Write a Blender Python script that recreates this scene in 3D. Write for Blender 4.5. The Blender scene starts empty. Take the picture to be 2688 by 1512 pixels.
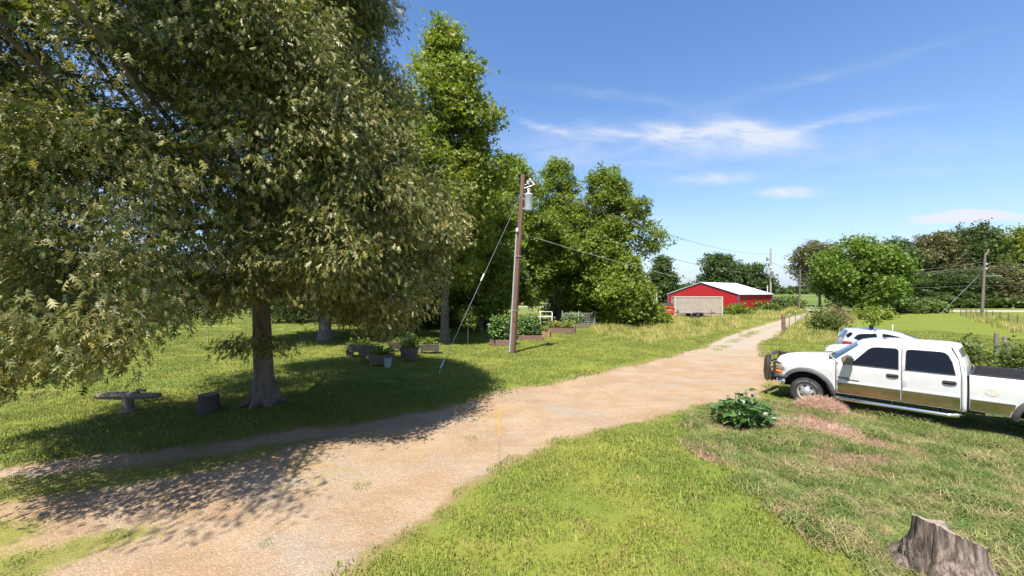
import bpy, math, random
import numpy as np
from mathutils import Vector, Matrix, noise as mnoise
from mathutils.geometry import delaunay_2d_cdt

SC = bpy.context.scene
C = SC.collection
R = math.radians
PI = math.pi

# ------------------------------------------------------------------ camera
EYE = 3.15          # eye height above the yard
F = 1100.0          # focal length in photo pixels
cam_d = bpy.data.cameras.new('camera'); cam = bpy.data.objects.new('camera', cam_d); C.objects.link(cam)
cam.location = (0, 0, EYE); cam.rotation_euler = (R(90), 0, 0)
cam_d.sensor_width = 36; cam_d.lens = F / 2688 * 36; cam_d.shift_y = 11 / 2688
cam_d.clip_start = 0.1; cam_d.clip_end = 9000
SC.camera = cam

def P(px, py, z=0.0):            # a point of the ground from where the photo shows it
    d = (EYE - z) * F / (py - 767.0)
    return ((px - 1344.0) / F * d, d, z)
def V(vx, vy, z=0.0):
    return P(vx * 1.043478, vy * 1.043478, z)
def Q(px, py, d):
    return ((px - 1344.0) / F * d, d, EYE - (py - 767.0) / F * d)

# ------------------------------------------------------------------ tags
def tag(o, label=None, cat=None, group=None, kind=None):
    if label: o['label'] = label
    if cat: o['category'] = cat
    if group: o['group'] = group
    if kind: o['kind'] = kind
    return o
def thing(name, label, cat, loc=(0, 0, 0), rz=0.0, group=None):
    o = bpy.data.objects.new(name, None); C.objects.link(o)
    o.empty_display_size = 0.2
    o.location = loc; o.rotation_euler = (0, 0, rz)
    return tag(o, label, cat, group)
def copy_thing(o, label, loc, rz=0.0, s=None):
    r = o.copy(); C.objects.link(r); r.location = loc; r.rotation_euler = (0, 0, rz); r['label'] = label
    if s: r.scale = s
    for ch in list(o.children):
        c = ch.copy(); C.objects.link(c); c.parent = r
        for g in ch.children:
            d = g.copy(); C.objects.link(d); d.parent = c
    return r

# ------------------------------------------------------------------ mesh builder
class MB:
    def __init__(s): s.v = []; s.f = []; s.mi = []; s.cur = 0
    def add(s, vs, fs):
        n = len(s.v); s.v.extend([tuple(p) for p in vs]); s.f.extend([tuple(i + n for i in q) for q in fs]); s.mi.extend([s.cur] * len(fs)); return s
    def box(s, c, d, rz=0.0, m=None):
        hx, hy, hz = d[0] / 2, d[1] / 2, d[2] / 2
        vs = []
        for z in (-hz, hz):
            for x, y in ((-hx, -hy), (hx, -hy), (hx, hy), (-hx, hy)):
                p = Vector((x, y, z))
                if m is not None: p = m @ p
                elif rz: p = Vector((x * math.cos(rz) - y * math.sin(rz), x * math.sin(rz) + y * math.cos(rz), z))
                vs.append((p.x + c[0], p.y + c[1], p.z + c[2]))
        return s.add(vs, [(3, 2, 1, 0), (4, 5, 6, 7), (0, 1, 5, 4), (1, 2, 6, 5), (2, 3, 7, 6), (3, 0, 4, 7)])
    def tube(s, pts, rad, n=8, cap=True):
        pts = [Vector(p) for p in pts]
        if not isinstance(rad, (list, tuple)): rad = [rad] * len(pts)
        t0 = (pts[1] - pts[0]).normalized()
        a = t0.cross(Vector((0, 0, 1)))
        if a.length < 0.05: a = t0.cross(Vector((1, 0, 0)))
        a.normalize(); vs = []
        for i, p in enumerate(pts):
            t = (pts[min(i + 1, len(pts) - 1)] - pts[max(i - 1, 0)]).normalized()
            a = (a - t * a.dot(t)).normalized(); b = t.cross(a)
            for k in range(n):
                an = 2 * PI * k / n
                vs.append(p + (a * math.cos(an) + b * math.sin(an)) * rad[i])
        fs = []
        for i in range(len(pts) - 1):
            for k in range(n):
                k2 = (k + 1) % n
                fs.append((i * n + k, i * n + k2, (i + 1) * n + k2, (i + 1) * n + k))
        if cap:
            fs.append(tuple(range(n - 1, -1, -1))); m = (len(pts) - 1) * n
            fs.append(tuple(range(m, m + n)))
        return s.add(vs, fs)
    def lathe(s, prof, n=24, c=(0, 0, 0), axis='z', closed=False):
        vs = []
        for r, h in prof:
            for k in range(n):
                an = 2 * PI * k / n
                if axis == 'z': p = (c[0] + r * math.cos(an), c[1] + r * math.sin(an), c[2] + h)
                elif axis == 'y': p = (c[0] + r * math.cos(an), c[1] + h, c[2] + r * math.sin(an))
                else: p = (c[0] + h, c[1] + r * math.cos(an), c[2] + r * math.sin(an))
                vs.append(p)
        fs = []
        m = len(prof)
        for i in range(m if closed else m - 1):
            j = (i + 1) % m
            for k in range(n):
                k2 = (k + 1) % n
                fs.append((i * n + k, i * n + k2, j * n + k2, j * n + k))
        return s.add(vs, fs)
    def grid(s, rows):
        n = len(rows[0]); vs = [p for r in rows for p in r]; fs = []
        for i in range(len(rows) - 1):
            for k in range(n - 1):
                fs.append((i * n + k, i * n + k + 1, (i + 1) * n + k + 1, (i + 1) * n + k))
        return s.add(vs, fs)
    def prism(s, poly, h, fn):          # poly in 2d, fn(a, b, t) -> 3d, t 0..h
        n = len(poly)
        vs = [fn(a, b, 0) for a, b in poly] + [fn(a, b, h) for a, b in poly]
        fs = [tuple(range(n - 1, -1, -1)), tuple(range(n, 2 * n))]
        for i in range(n):
            j = (i + 1) % n
            fs.append((i, j, n + j, n + i))
        return s.add(vs, fs)
    def panel(s, outline, fn, step=0.09, seg=0.07):   # smooth curved panel from a 2-d outline
        pts = []
        n = len(outline)
        for i in range(n):
            a = Vector(outline[i]); b = Vector(outline[(i + 1) % n])
            k = max(1, int((b - a).length / seg))
            for j in range(k): pts.append(a.lerp(b, j / k))
        m = len(pts)
        xs = [p.x for p in pts]; ys = [p.y for p in pts]
        x = min(xs) + step * 0.5
        inner = []
        while x < max(xs):
            y = min(ys) + step * 0.5
            while y < max(ys):
                if _inside(pts, x, y) and min((p.x - x) ** 2 + (p.y - y) ** 2 for p in pts) > (step * 0.45) ** 2:
                    inner.append(Vector((x, y)))
                y += step
            x += step
        r = delaunay_2d_cdt(pts + inner, [], [list(range(m))], 1, 1e-6)
        return s.add([fn(p.x, p.y) for p in r[0]], [tuple(f) for f in r[2]])
    def build(s, name, mat, parent=None, smooth=False, bevel=0.0, solid=0.0, solid_off=-1, sharp=35, segs=2, recalc=True):
        me = bpy.data.meshes.new(name)
        me.from_pydata(s.v, [], s.f)
        if recalc:
            import bmesh
            bm = bmesh.new(); bm.from_mesh(me); bmesh.ops.recalc_face_normals(bm, faces=bm.faces[:]); bm.to_mesh(me); bm.free()
        for mm in (mat if isinstance(mat, (list, tuple)) else [mat]): me.materials.append(mm)
        if s.cur: me.polygons.foreach_set('material_index', s.mi)
        if smooth:
            me.polygons.foreach_set('use_smooth', [True] * len(me.polygons))
            me.set_sharp_from_angle(angle=R(sharp))
        me.update()
        o = bpy.data.objects.new(name, me); C.objects.link(o)
        if parent: o.parent = parent
        if solid:
            m = o.modifiers.new('thickness', 'SOLIDIFY'); m.thickness = solid; m.offset = solid_off
        if bevel:
            m = o.modifiers.new('edge', 'BEVEL'); m.width = bevel; m.segments = segs; m.limit_method = 'ANGLE'; m.angle_limit = R(40)
        return o

def _inside(pts, x, y):
    c = False; j = len(pts) - 1
    for i in range(len(pts)):
        a, b = pts[i], pts[j]
        if (a.y > y) != (b.y > y) and x < (b.x - a.x) * (y - a.y) / (b.y - a.y) + a.x: c = not c
        j = i
    return c
def catmull(pts, n):
    pts = [tuple(p) for p in pts]; out = []
    q = [pts[0]] + pts + [pts[-1]]
    for i in range(1, len(q) - 2):
        for j in range(n):
            t = j / n; r = []
            for a, b, c, d in zip(q[i - 1], q[i], q[i + 1], q[i + 2]):
                r.append(0.5 * (2 * b + (c - a) * t + (2 * a - 5 * b + 4 * c - d) * t * t + (3 * b - a - 3 * c + d) * t ** 3))
            out.append(tuple(r))
    out.append(pts[-1]); return out
def sdist(poly, X, Y):              # signed distance, + inside, numpy
    poly = np.array([(p[0], p[1]) for p in poly]); n = len(poly)
    d = np.full(X.shape, 1e18); ins = np.zeros(X.shape, bool)
    for i in range(n):
        a = poly[i]; b = poly[(i + 1) % n]; e = b - a
        t = np.clip(((X - a[0]) * e[0] + (Y - a[1]) * e[1]) / (e @ e), 0, 1)
        d = np.minimum(d, (X - a[0] - e[0] * t) ** 2 + (Y - a[1] - e[1] * t) ** 2)
        if a[1] != b[1]:
            cr = ((a[1] > Y) != (b[1] > Y)) & (X < e[0] * (Y - a[1]) / e[1] + a[0])
            ins ^= cr
    d = np.sqrt(d)
    return np.where(ins, d, -d)

# ------------------------------------------------------------------ node helpers
class NT:
    def __init__(s, tree): s.t = tree; s.n = tree.nodes; s.l = tree.links
    def new(s, typ, **kw):
        n = s.n.new(typ)
        for k, v in kw.items():
            if k.startswith('i_'):
                key = k[2:].replace('_', ' ')
                n.inputs[key].default_value = v
            else: setattr(n, k, v)
        return n
    def link(s, a, b): s.l.new(a, b)
    def math(s, op, a, b=None, c=None, clamp=False):
        n = s.n.new('ShaderNodeMath'); n.operation = op; n.use_clamp = clamp
        for i, x in enumerate((a, b, c)):
            if x is None: continue
            if isinstance(x, (int, float)): n.inputs[i].default_value = x
            else: s.l.new(x, n.inputs[i])
        return n.outputs[0]
    def mix(s, f, a, b, blend='MIX'):
        n = s.n.new('ShaderNodeMix'); n.data_type = 'RGBA'; n.blend_type = blend
        for sock, x in ((n.inputs[0], f), (n.inputs[6], a), (n.inputs[7], b)):
            if isinstance(x, (int, float)): sock.default_value = x
            elif isinstance(x, tuple): sock.default_value = (*x[:3], 1)
            else: s.l.new(x, sock)
        return n.outputs[2]
    def noise(s, vec, scale, detail=3, rough=0.55, dist=0.0):
        n = s.n.new('ShaderNodeTexNoise'); n.inputs['Scale'].default_value = scale
        n.inputs['Detail'].default_value = detail; n.inputs['Roughness'].default_value = rough
        n.inputs['Distortion'].default_value = dist
        if vec is not None: s.l.new(vec, n.inputs['Vector'])
        return n.outputs[0]
    def ramp(s, f, stops):
        n = s.n.new('ShaderNodeValToRGB'); e = n.color_ramp.elements
        while len(e) < len(stops): e.new(0.5)
        for i, (p, c) in enumerate(stops):
            e[i].position = p
            e[i].color = (c, c, c, 1) if isinstance(c, (int, float)) else (*c, 1)
        s.l.new(f, n.inputs[0]); return n.outputs[0]
    def smooth(s, x, lo, hi):
        n = s.n.new('ShaderNodeMapRange'); n.interpolation_type = 'SMOOTHSTEP'
        n.inputs[1].default_value = lo; n.inputs[2].default_value = hi
        s.l.new(x, n.inputs[0]); return n.outputs[0]
def newmat(name):
    m = bpy.data.materials.new(name); m.use_nodes = True
    m.node_tree.nodes.clear(); t = NT(m.node_tree)
    return m, t, t.new('ShaderNodeOutputMaterial')
_mats = {}
def mat(name, c1, c2=None, scale=6.0, rough=0.6, metal=0.0, bump=0.0, bscale=30.0, spec=0.5, stretch=(1, 1, 1), coat=0.0, lo=0.35, hi=0.65, rvar=0.0):
    if name in _mats: return _mats[name]
    m, t, out = newmat(name)
    b = t.new('ShaderNodeBsdfPrincipled'); b.inputs['Roughness'].default_value = rough
    b.inputs['Metallic'].default_value = metal; b.inputs['Specular IOR Level'].default_value = spec
    b.inputs['Coat Weight'].default_value = coat; b.inputs['Coat Roughness'].default_value = 0.06
    tc = t.new('ShaderNodeTexCoord'); mp = t.new('ShaderNodeMapping'); mp.inputs['Scale'].default_value = stretch
    t.link(tc.outputs['Object'], mp.inputs['Vector']); vec = mp.outputs[0]
    if c2 is not None:
        f = t.ramp(t.noise(vec, scale, 5, 0.6), [(lo, 0.0), (hi, 1.0)])
        t.link(t.mix(f, c1, c2), b.inputs['Base Color'])
    else: b.inputs['Base Color'].default_value = (*c1, 1)
    if rvar:
        r = t.noise(vec, scale * 1.7, 4)
        t.link(t.math('MULTIPLY_ADD', r, rvar, rough - rvar * 0.5), b.inputs['Roughness'])
    if bump:
        bp = t.new('ShaderNodeBump'); bp.inputs['Strength'].default_value = bump; bp.inputs['Distance'].default_value = 0.02
        t.link(t.noise(vec, bscale, 4, 0.6), bp.inputs['Height']); t.link(bp.outputs[0], b.inputs['Normal'])
    t.link(b.outputs[0], out.inputs[0]); _mats[name] = m
    return m
def leafmat(name, stops, back=None, trans=0.28, rough=0.5, var=0.5, nscale=0.5, spec=0.35):
    m, t, out = newmat(name)
    g = t.new('ShaderNodeNewGeometry')
    col = t.ramp(g.outputs['Random Per Island'], stops)
    nz = t.noise(g.outputs['Position'], nscale, 2)
    k = t.math('MULTIPLY_ADD', nz, var * 2, 1 - var)
    cm = t.new('ShaderNodeCombineColor')
    for i in range(3): t.link(k, cm.inputs[i])
    col = t.mix(1.0, col, cm.outputs[0], 'MULTIPLY')
    if back is not None:
        col = t.mix(t.math('MULTIPLY', g.outputs['Backfacing'], 0.85), col, back)
    b = t.new('ShaderNodeBsdfPrincipled'); b.inputs['Roughness'].default_value = rough
    b.inputs['Specular IOR Level'].default_value = spec
    t.link(col, b.inputs['Base Color'])
    tr = t.new('ShaderNodeBsdfTranslucent')
    t.link(t.mix(1.0, col, (1.15, 1.25, 0.6), 'MULTIPLY'), tr.inputs[0])
    mx = t.new('ShaderNodeMixShader'); mx.inputs[0].default_value = trans
    t.link(b.outputs[0], mx.inputs[1]); t.link(tr.outputs[0], mx.inputs[2])
    t.link(mx.outputs[0], out.inputs[0])
    _mats[name] = m
    return m

# ------------------------------------------------------------------ sun and sky
SUN_EL = R(63)
sh = Vector((0.36, 0.93)).normalized()                # where shadows fall
Ldir = Vector((sh.x * math.cos(SUN_EL), sh.y * math.cos(SUN_EL), -math.sin(SUN_EL)))
sd = bpy.data.lights.new('sun', 'SUN'); so = bpy.data.objects.new('sun', sd); C.objects.link(so)
sd.energy = 5.0; sd.angle = R(0.53); sd.color = (1.0, 0.95, 0.87)
so.rotation_euler = Ldir.to_track_quat('-Z', 'Y').to_euler(); so.location = (-20, -40, 60)

def sky_world():
    w = bpy.data.worlds.new('World'); SC.world = w; w.use_nodes = True
    w.node_tree.nodes.clear(); t = NT(w.node_tree)
    out = t.new('ShaderNodeOutputWorld'); bg = t.new('ShaderNodeBackground')
    sky = t.new('ShaderNodeTexSky'); sky.sky_type = 'NISHITA'; sky.sun_disc = False
    sky.sun_elevation = SUN_EL; sky.sun_rotation = math.atan2(-sh.x, -sh.y)
    sky.air_density = 1.0; sky.dust_density = 0.6; sky.ozone_density = 1.6
    hs = t.new('ShaderNodeHueSaturation'); hs.inputs['Saturation'].default_value = SKY_SAT; hs.inputs['Value'].default_value = SKY_VAL
    hs.inputs['Hue'].default_value = SKY_HUE
    t.link(sky.outputs[0], hs.inputs['Color'])
    tc = t.new('ShaderNodeTexCoord'); sep = t.new('ShaderNodeSeparateXYZ'); t.link(tc.outputs['Generated'], sep.inputs[0])
    x, y, z = sep.outputs
    yy = t.math('MAXIMUM', y, 0.05)
    u = t.math('DIVIDE', x, yy); v = t.math('DIVIDE', z, yy)
    cb = t.new('ShaderNodeCombineXYZ'); t.link(t.math('MULTIPLY', u, 2.2), cb.inputs[0]); t.link(t.math('MULTIPLY', v, 7.0), cb.inputs[1])
    wisp = t.noise(cb.outputs[0], 2.6, 7, 0.62, 0.6)
    warp = t.noise(cb.outputs[0], 1.3, 3)
    warp2 = t.noise(cb.outputs[0], 5.0, 4)
    vw = t.math('ADD', v, t.math('MULTIPLY', t.math('SUBTRACT', warp, 0.5), 0.05))
    vw = t.math('ADD', vw, t.math('MULTIPLY', t.math('SUBTRACT', warp2, 0.5), 0.02))
    uw = t.math('ADD', u, t.math('MULTIPLY', t.math('SUBTRACT', warp2, 0.5), 0.05))
    tot = None
    # centre u, v, half sizes, slope, strength
    for cu, cv, a, b, k, s in ((.33, .378, .17, .024, -.02, .75), (.45, .392, .12, .014, .10, .45), (.545, .392, .09, .024, -.22, .7), (.60, .368, .10, .02, -.12, .95),
                               (.72, .392, .16, .013, .20, .5), (.90, .42, .12, .011, .16, .22), (.49, .275, .09, .011, .03, .75), (.665, .237, .065, .009, -.01, 1.1),
                               (.085, .392, .055, .009, -.32, .45), (.30, .18, .14, .022, 0, .30), (.62, .345, .5, .04, .0, .26), (.2, .33, .3, .05, 0, .24), (.75, .52, .3, .012, .25, .16), (.25, .47, .2, .012, -.1, .16), (-1.2, .22, .35, .10, .1, .9), (-.9, .50, .4, .06, .1, .3), (.9, .28, .2, .012, .1, .16)):
        du = t.math('SUBTRACT', uw, cu)
        dv = t.math('SUBTRACT', t.math('SUBTRACT', vw, cv), t.math('MULTIPLY', du, k))
        e = t.math('ADD', t.math('POWER', t.math('ABSOLUTE', t.math('DIVIDE', du, a)), 2), t.math('POWER', t.math('ABSOLUTE', t.math('DIVIDE', dv, b)), 2))
        g = t.math('MULTIPLY', t.math('EXPONENT', t.math('MULTIPLY', e, -1.0)), s)
        tot = g if tot is None else t.math('ADD', tot, g)
    tot = t.math('MULTIPLY', tot, t.math('MULTIPLY_ADD', t.smooth(wisp, .3, .72), .95, .2))
    # one low fair weather cloud with a flat base
    du = t.math('SUBTRACT', uw, 1.17)
    top = t.math('MULTIPLY_ADD', t.math('EXPONENT', t.math('MULTIPLY', t.math('POWER', t.math('DIVIDE', t.math('ADD', du, .06), .10), 2), -1)), .018, .183)
    top = t.math('ADD', top, t.math('MULTIPLY', t.math('SUBTRACT', warp2, .5), .02))
    base = t.math('MULTIPLY_ADD', du, .045, .170)
    cm = t.math('MULTIPLY', t.smooth(t.math('SUBTRACT', v, base), -.002, .005), t.smooth(t.math('SUBTRACT', top, v), -.001, .007))
    cm = t.math('MULTIPLY', cm, t.smooth(du, -.25, -.16))
    cum = t.math('MULTIPLY', cm, 1.0)
    pos = t.math('GREATER_THAN', y, 0.06)
    tot = t.math('MULTIPLY', t.math('MAXIMUM', t.math('MINIMUM', tot, .85), cum), pos)
    # pale air towards the horizon
    hz = t.math('EXPONENT', t.math('MULTIPLY', t.math('MAXIMUM', z, 0.0), -7.0))
    col = t.mix(t.math('MULTIPLY', hz, .8), hs.outputs[0], (3.0, 3.75, 5.5))
    col = t.mix(tot, col, (5.2, 5.5, 6.1))
    t.link(col, bg.inputs[0]); bg.inputs[1].default_value = 0.0765
    t.link(bg.outputs[0], out.inputs[0])
SKY_SAT, SKY_VAL, SKY_HUE = 1.2, 1.38, 0.505
sky_world()
SC.view_settings.view_transform = 'Standard'; SC.view_settings.look = 'None'
SC.view_settings.exposure = 1.08; SC.view_settings.gamma = 1.0; SC.view_settings.use_curve_mapping = False
SC.cycles.use_denoising = True
SC.cycles.max_bounces = 6; SC.cycles.diffuse_bounces = 3; SC.cycles.glossy_bounces = 3
SC.cycles.transmission_bounces = 3; SC.cycles.transparent_max_bounces = 6
SC.cycles.use_adaptive_sampling = False
# ------------------------------------------------------------------ the yard: outlines on the ground
DRIVE = [V(*p) for p in ((-260, 1192), (0, 1172), (150, 1158), (350, 1138), (600, 1108), (850, 1072), (1000, 1047), (1100, 1032), (1240, 988), (1400, 963),
         (1500, 938), (1650, 905), (1760, 876), (1832, 844), (1900, 822.5), (1958, 806), (1997, 795), (2045, 784.7), (2060, 783), (2062, 787), (2036, 793), (1997, 813), (1962, 838),
         (1926, 856), (1903, 872), (1918, 900), (1940, 930), (1925, 965), (1905, 1002), (1800, 1014), (1690, 1037), (1500, 1078), (1380, 1110), (1260, 1165),
         (1150, 1224), (1080, 1288), (980, 1352), (850, 1449), (690, 1600), (600, 1800), (-900, 1800), (-700, 1300))]
STRIPS = [[V(*p) for p in q] for q in (
    ((-200, 1235), (0, 1200), (150, 1186), (350, 1166), (600, 1130), (840, 1094), (620, 1160), (400, 1197), (200, 1236), (0, 1262), (-200, 1290)),
    ((-300, 1330), (0, 1306), (85, 1296), (110, 1325), (60, 1352), (0, 1372), (-300, 1400)),
    ((-300, 1420), (120, 1365), (240, 1330), (380, 1308), (395, 1325), (290, 1362), (170, 1402), (60, 1460), (-300, 1640)),
    ((1795, 878), (1840, 853), (1900, 829.5), (1958, 812.3), (2007, 799.5), (2030, 791), (2031, 792), (2007, 803.5), (1958, 819), (1900, 839), (1840, 863), (1805, 883)))]
ROUGH = [V(*p) for p in ((1735, 1046), (1800, 1020), (1960, 1014), (2120, 1006), (2576, 1098), (2900, 1180), (2900, 1700), (2330, 1700), (2230, 1480), (2060, 1330), (1880, 1215), (1745, 1120))]
DRY = [[V(*p) for p in q] for q in (
    ((1945, 1032), (2060, 1046), (2200, 1100), (2300, 1140), (2240, 1152), (2130, 1126), (2020, 1096), (1965, 1062)),
    ((1735, 1096), (1775, 1098), (1815, 1150), (1795, 1166), (1745, 1132)),
    ((2080, 1150), (2190, 1146), (2230, 1170), (2120, 1182)),
    ((1960, 1258), (2030, 1296), (2110, 1372), (2070, 1370), (1990, 1310)))]
MOWN = [P(*p) for p in ((2180, 870), (2230, 838), (2330, 822), (2688, 826), (3200, 826), (3200, 960), (2688, 905), (2500, 880))]

def masks(X, Y):
    d = sdist(DRIVE, X, Y)
    s = np.max([sdist(q, X, Y) for q in STRIPS], axis=0)
    r = sdist(ROUGH, X, Y)
    h = np.max([sdist(q, X, Y) for q in DRY], axis=0)
    m = sdist(MOWN, X, Y)
    return d, s, r, h, m

# ------------------------------------------------------------------ ground shader: lawn, gravel and dirt in one, blended by soft worn edges
def grass_colour(t, pos):
    n1 = t.noise(pos, 0.45, 3, 0.55, 0.3); n2 = t.noise(pos, 2.6, 4, 0.6); n3 = t.noise(pos, 17.0, 3, 0.6)
    a = t.mix(t.smooth(n1, .36, .64), GR_A, GR_B)
    a = t.mix(t.math('MULTIPLY', t.smooth(n2, .52, .70), .55), a, GR_DRY)
    a = t.mix(t.math('MULTIPLY', t.smooth(n3, .50, .72), .45), a, GR_D)
    return a
GR_A = (.180, .196, .033); GR_B = (.133, .169, .026); GR_DRY = (.238, .191, .061); GR_D = (.086, .122, .013)
RG_A = (.165, .180, .055); RG_B = (.105, .150, .034); RG_C = (.27, .225, .11)
HAY_A = (.353, .223, .162); HAY_B = (.259, .180, .094)

def ground_mat(name, far=False):
    m, t, out = newmat(name)
    g = t.new('ShaderNodeNewGeometry'); pos = g.outputs['Position']
    def at(n): return t.new('ShaderNodeAttribute', attribute_name=n).outputs['Fac']
    gr = grass_colour(t, pos)
    mp = t.new('ShaderNodeMapping'); mp.inputs['Rotation'].default_value = (0, 0, R(-24)); mp.inputs['Scale'].default_value = (.12, 1.5, 1); t.link(pos, mp.inputs[0])
    st = t.noise(mp.outputs[0], 1.2, 3)
    fine = t.noise(pos, 60, 3, .7); mid = t.noise(pos, 7, 4, .6); big = t.noise(pos, .9, 4, .6)
    if far:
        nf = t.noise(pos, .012, 4, .6)
        col = t.mix(t.smooth(nf, .4, .6), (.085, .136, .025), (.145, .162, .043))
        hgt = mid
    else:
        gr = t.mix(t.math('MULTIPLY', t.smooth(at('mown'), -.5, 2.0), .8), gr, t.mix(t.smooth(st, .40, .60), (.158, .184, .027), (.122, .155, .021)))
        # rough cut weeds, half dry
        rg = t.mix(t.smooth(t.noise(pos, 3.1, 4), .4, .6), RG_A, RG_B)
        rg = t.mix(t.math('MULTIPLY', t.smooth(t.noise(pos, 1.3, 5, .65), .47, .62), .8), rg, RG_C)
        jag = t.math('MULTIPLY', t.math('SUBTRACT', mid, .5), .7)
        jag = t.math('ADD', jag, t.math('MULTIPLY', t.math('SUBTRACT', big, .5), .5))
        col = t.mix(t.smooth(t.math('ADD', at('rough'), jag), -.15, .25), gr, rg)
        hay = t.mix(mid, HAY_A, HAY_B)
        col = t.mix(t.math('MULTIPLY', t.smooth(t.math('ADD', at('dry'), jag), -.12, .18), .9), col, hay)
        # gravel and packed dirt
        vo = t.new('ShaderNodeTexVoronoi'); vo.inputs['Scale'].default_value = 42; t.link(pos, vo.inputs['Vector'])
        vcol = t.new('ShaderNodeSeparateColor'); t.link(vo.outputs['Color'], vcol.inputs[0])
        dirt = t.mix(t.smooth(big, .38, .62), (.308, .203, .121), (.354, .255, .164))
        dirt = t.mix(t.smooth(t.noise(pos, .5, 3), .5, .68), dirt, (.308, .249, .190))
        dirt = t.mix(t.math('MULTIPLY', t.smooth(mid, .52, .72), .5), dirt, (.276, .171, .085))
        dirt = t.mix(t.math('MULTIPLY', t.math('SUBTRACT', vcol.outputs[0], .35, clamp=True), .50), dirt, (.157, .112, .072))
        dirt = t.mix(t.math('MULTIPLY', t.smooth(vcol.outputs[1], .75, 1.0), .45), dirt, (.433, .354, .276))
        ms = t.new('ShaderNodeMapping'); ms.inputs['Rotation'].default_value = (0, 0, R(-33)); ms.inputs['Scale'].default_value = (.28, 1.3, 1); t.link(pos, ms.inputs[0])
        rut = t.noise(ms.outputs[0], 1.0, 5, .6, .4)
        dirt = t.mix(t.math('MULTIPLY', t.smooth(rut, .52, .68), .30), dirt, (.219, .154, .098))
        dirt = t.mix(t.math('MULTIPLY', t.smooth(rut, .46, .34), .22), dirt, (.407, .328, .243))
        dry_ = t.smooth(t.math('ADD', t.noise(pos, .33, 4, .6), t.math('MULTIPLY', t.math('SUBTRACT', mid, .5), .25)), .53, .66)
        dirt = t.mix(t.math('MULTIPLY', dry_, .6), dirt, t.mix(fine, (.347, .243, .098), (.262, .197, .085)))
        moss = t.smooth(t.math('ADD', at('strip'), t.math('MULTIPLY', jag, .9)), -.18, .22)
        dirt = t.mix(t.math('MULTIPLY', moss, .92), dirt, t.mix(.35, gr, GR_DRY))
        e = t.math('ADD', at('drive'), jag)
        edge = t.mix(t.smooth(e, -.42, -.05), col, t.mix(mid, (.260, .180, .094), (.158, .144, .043)))
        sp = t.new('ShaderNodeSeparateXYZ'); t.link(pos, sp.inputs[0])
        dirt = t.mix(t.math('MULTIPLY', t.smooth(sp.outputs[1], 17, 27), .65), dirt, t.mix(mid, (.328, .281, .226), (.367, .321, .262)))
        col = t.mix(t.smooth(e, -.14, .16), edge, dirt)
        hgt = t.math('ADD', t.math('MULTIPLY', t.math('ADD', fine, t.math('MULTIPLY', rut, -1.5)), .5), t.math('ADD', mid, t.math('MULTIPLY', vo.outputs['Distance'], -.5)))
    col = t.mix(t.math('MULTIPLY', t.smooth(fine, .45, .72), .38), col, (.045, .04, .012))
    b = t.new('ShaderNodeBsdfPrincipled'); b.inputs['Roughness'].default_value = .95; b.inputs['Specular IOR Level'].default_value = .15
    t.link(col, b.inputs['Base Color'])
    bp = t.new('ShaderNodeBump'); bp.inputs['Strength'].default_value = .55; bp.inputs['Distance'].default_value = .05
    t.link(hgt, bp.inputs['Height']); t.link(bp.outputs[0], b.inputs['Normal'])
    t.link(b.outputs[0], out.inputs[0]); return m

GX0, GX1, GY0, GY1 = -34.0, 80.0, 1.0, 64.0
def gz(x, y):      # slight rises and hollows, none of them at the rim of the sheet
    f = np.minimum(np.minimum((x - GX0) / 8, (GX1 - x) / 8), (GY1 - y) / 8); f = np.clip(f, 0, 1)
    return f * (.035 * np.sin(x * .55 + 1.3) * np.sin(y * .43 + .4) + .02 * np.sin(x * 1.7 + y * 1.1))
def make_ground():
    xs = np.concatenate([np.arange(GX0, -14, .5), np.arange(-14, 22, .16), np.arange(22, GX1 + .01, .5)])
    ys = np.concatenate([np.arange(GY0, 16, .14), np.arange(16, 36, .3), np.arange(36, GY1 + .01, .5)]); ys[-1] = GY1; xs[-1] = GX1
    X, Y = np.meshgrid(xs, ys); d, s, r, h, m = masks(X, Y)
    Z = gz(X, Y) - .05 * np.clip((d + .2) / .5, 0, 1) * np.clip((Y - 1) / 3, 0, 1) * (d < 50)
    nx, ny = len(xs), len(ys)
    idx = np.arange(nx * ny).reshape(ny, nx)
    quads = np.stack([idx[:-1, :-1], idx[:-1, 1:], idx[1:, 1:], idx[1:, :-1]], -1).reshape(-1, 4)
    dq = d.ravel()[quads].max(1)
    mt = ground_mat('yard ground')
    for name, sel in (('driveway', dq > -.30), ('lawn', dq <= -.30)):
        q = quads[sel]; used, inv = np.unique(q.ravel(), return_inverse=True)
        me = bpy.data.meshes.new(name)
        me.vertices.add(len(used)); me.vertices.foreach_set('co', np.stack([X.ravel()[used], Y.ravel()[used], Z.ravel()[used]], -1).astype(np.float32).ravel())
        me.loops.add(len(inv)); me.loops.foreach_set('vertex_index', inv.astype(np.int32))
        me.polygons.add(len(q)); me.polygons.foreach_set('loop_start', np.arange(0, len(inv), 4, dtype=np.int32))
        me.update(calc_edges=True)
        me.polygons.foreach_set('use_smooth', [True] * len(q))
        for an, arr in (('drive', d), ('strip', s), ('rough', r), ('dry', h), ('mown', m)):
            a = me.attributes.new(an, 'FLOAT', 'POINT'); a.data.foreach_set('value', np.clip(arr.ravel()[used], -5, 5).astype(np.float32))
        me.materials.append(mt)
        o = bpy.data.objects.new(name, me); C.objects.link(o); tag(o, kind='structure')
    # the fields beyond, out to the horizon
    b = MB(); fm = ground_mat('field ground', True)
    B = 6000
    for x0, x1, y0, y1 in ((-B, GX0, -60, B), (GX1, B, -60, B), (GX0, GX1, GY1, B), (GX0, GX1, -60, GY0)):
        b.add([(x0, y0, 0), (x1, y0, 0), (x1, y1, 0), (x0, y1, 0)], [(0, 1, 2, 3)])
    o = b.build('field', fm); tag(o, kind='structure')
make_ground()
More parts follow.
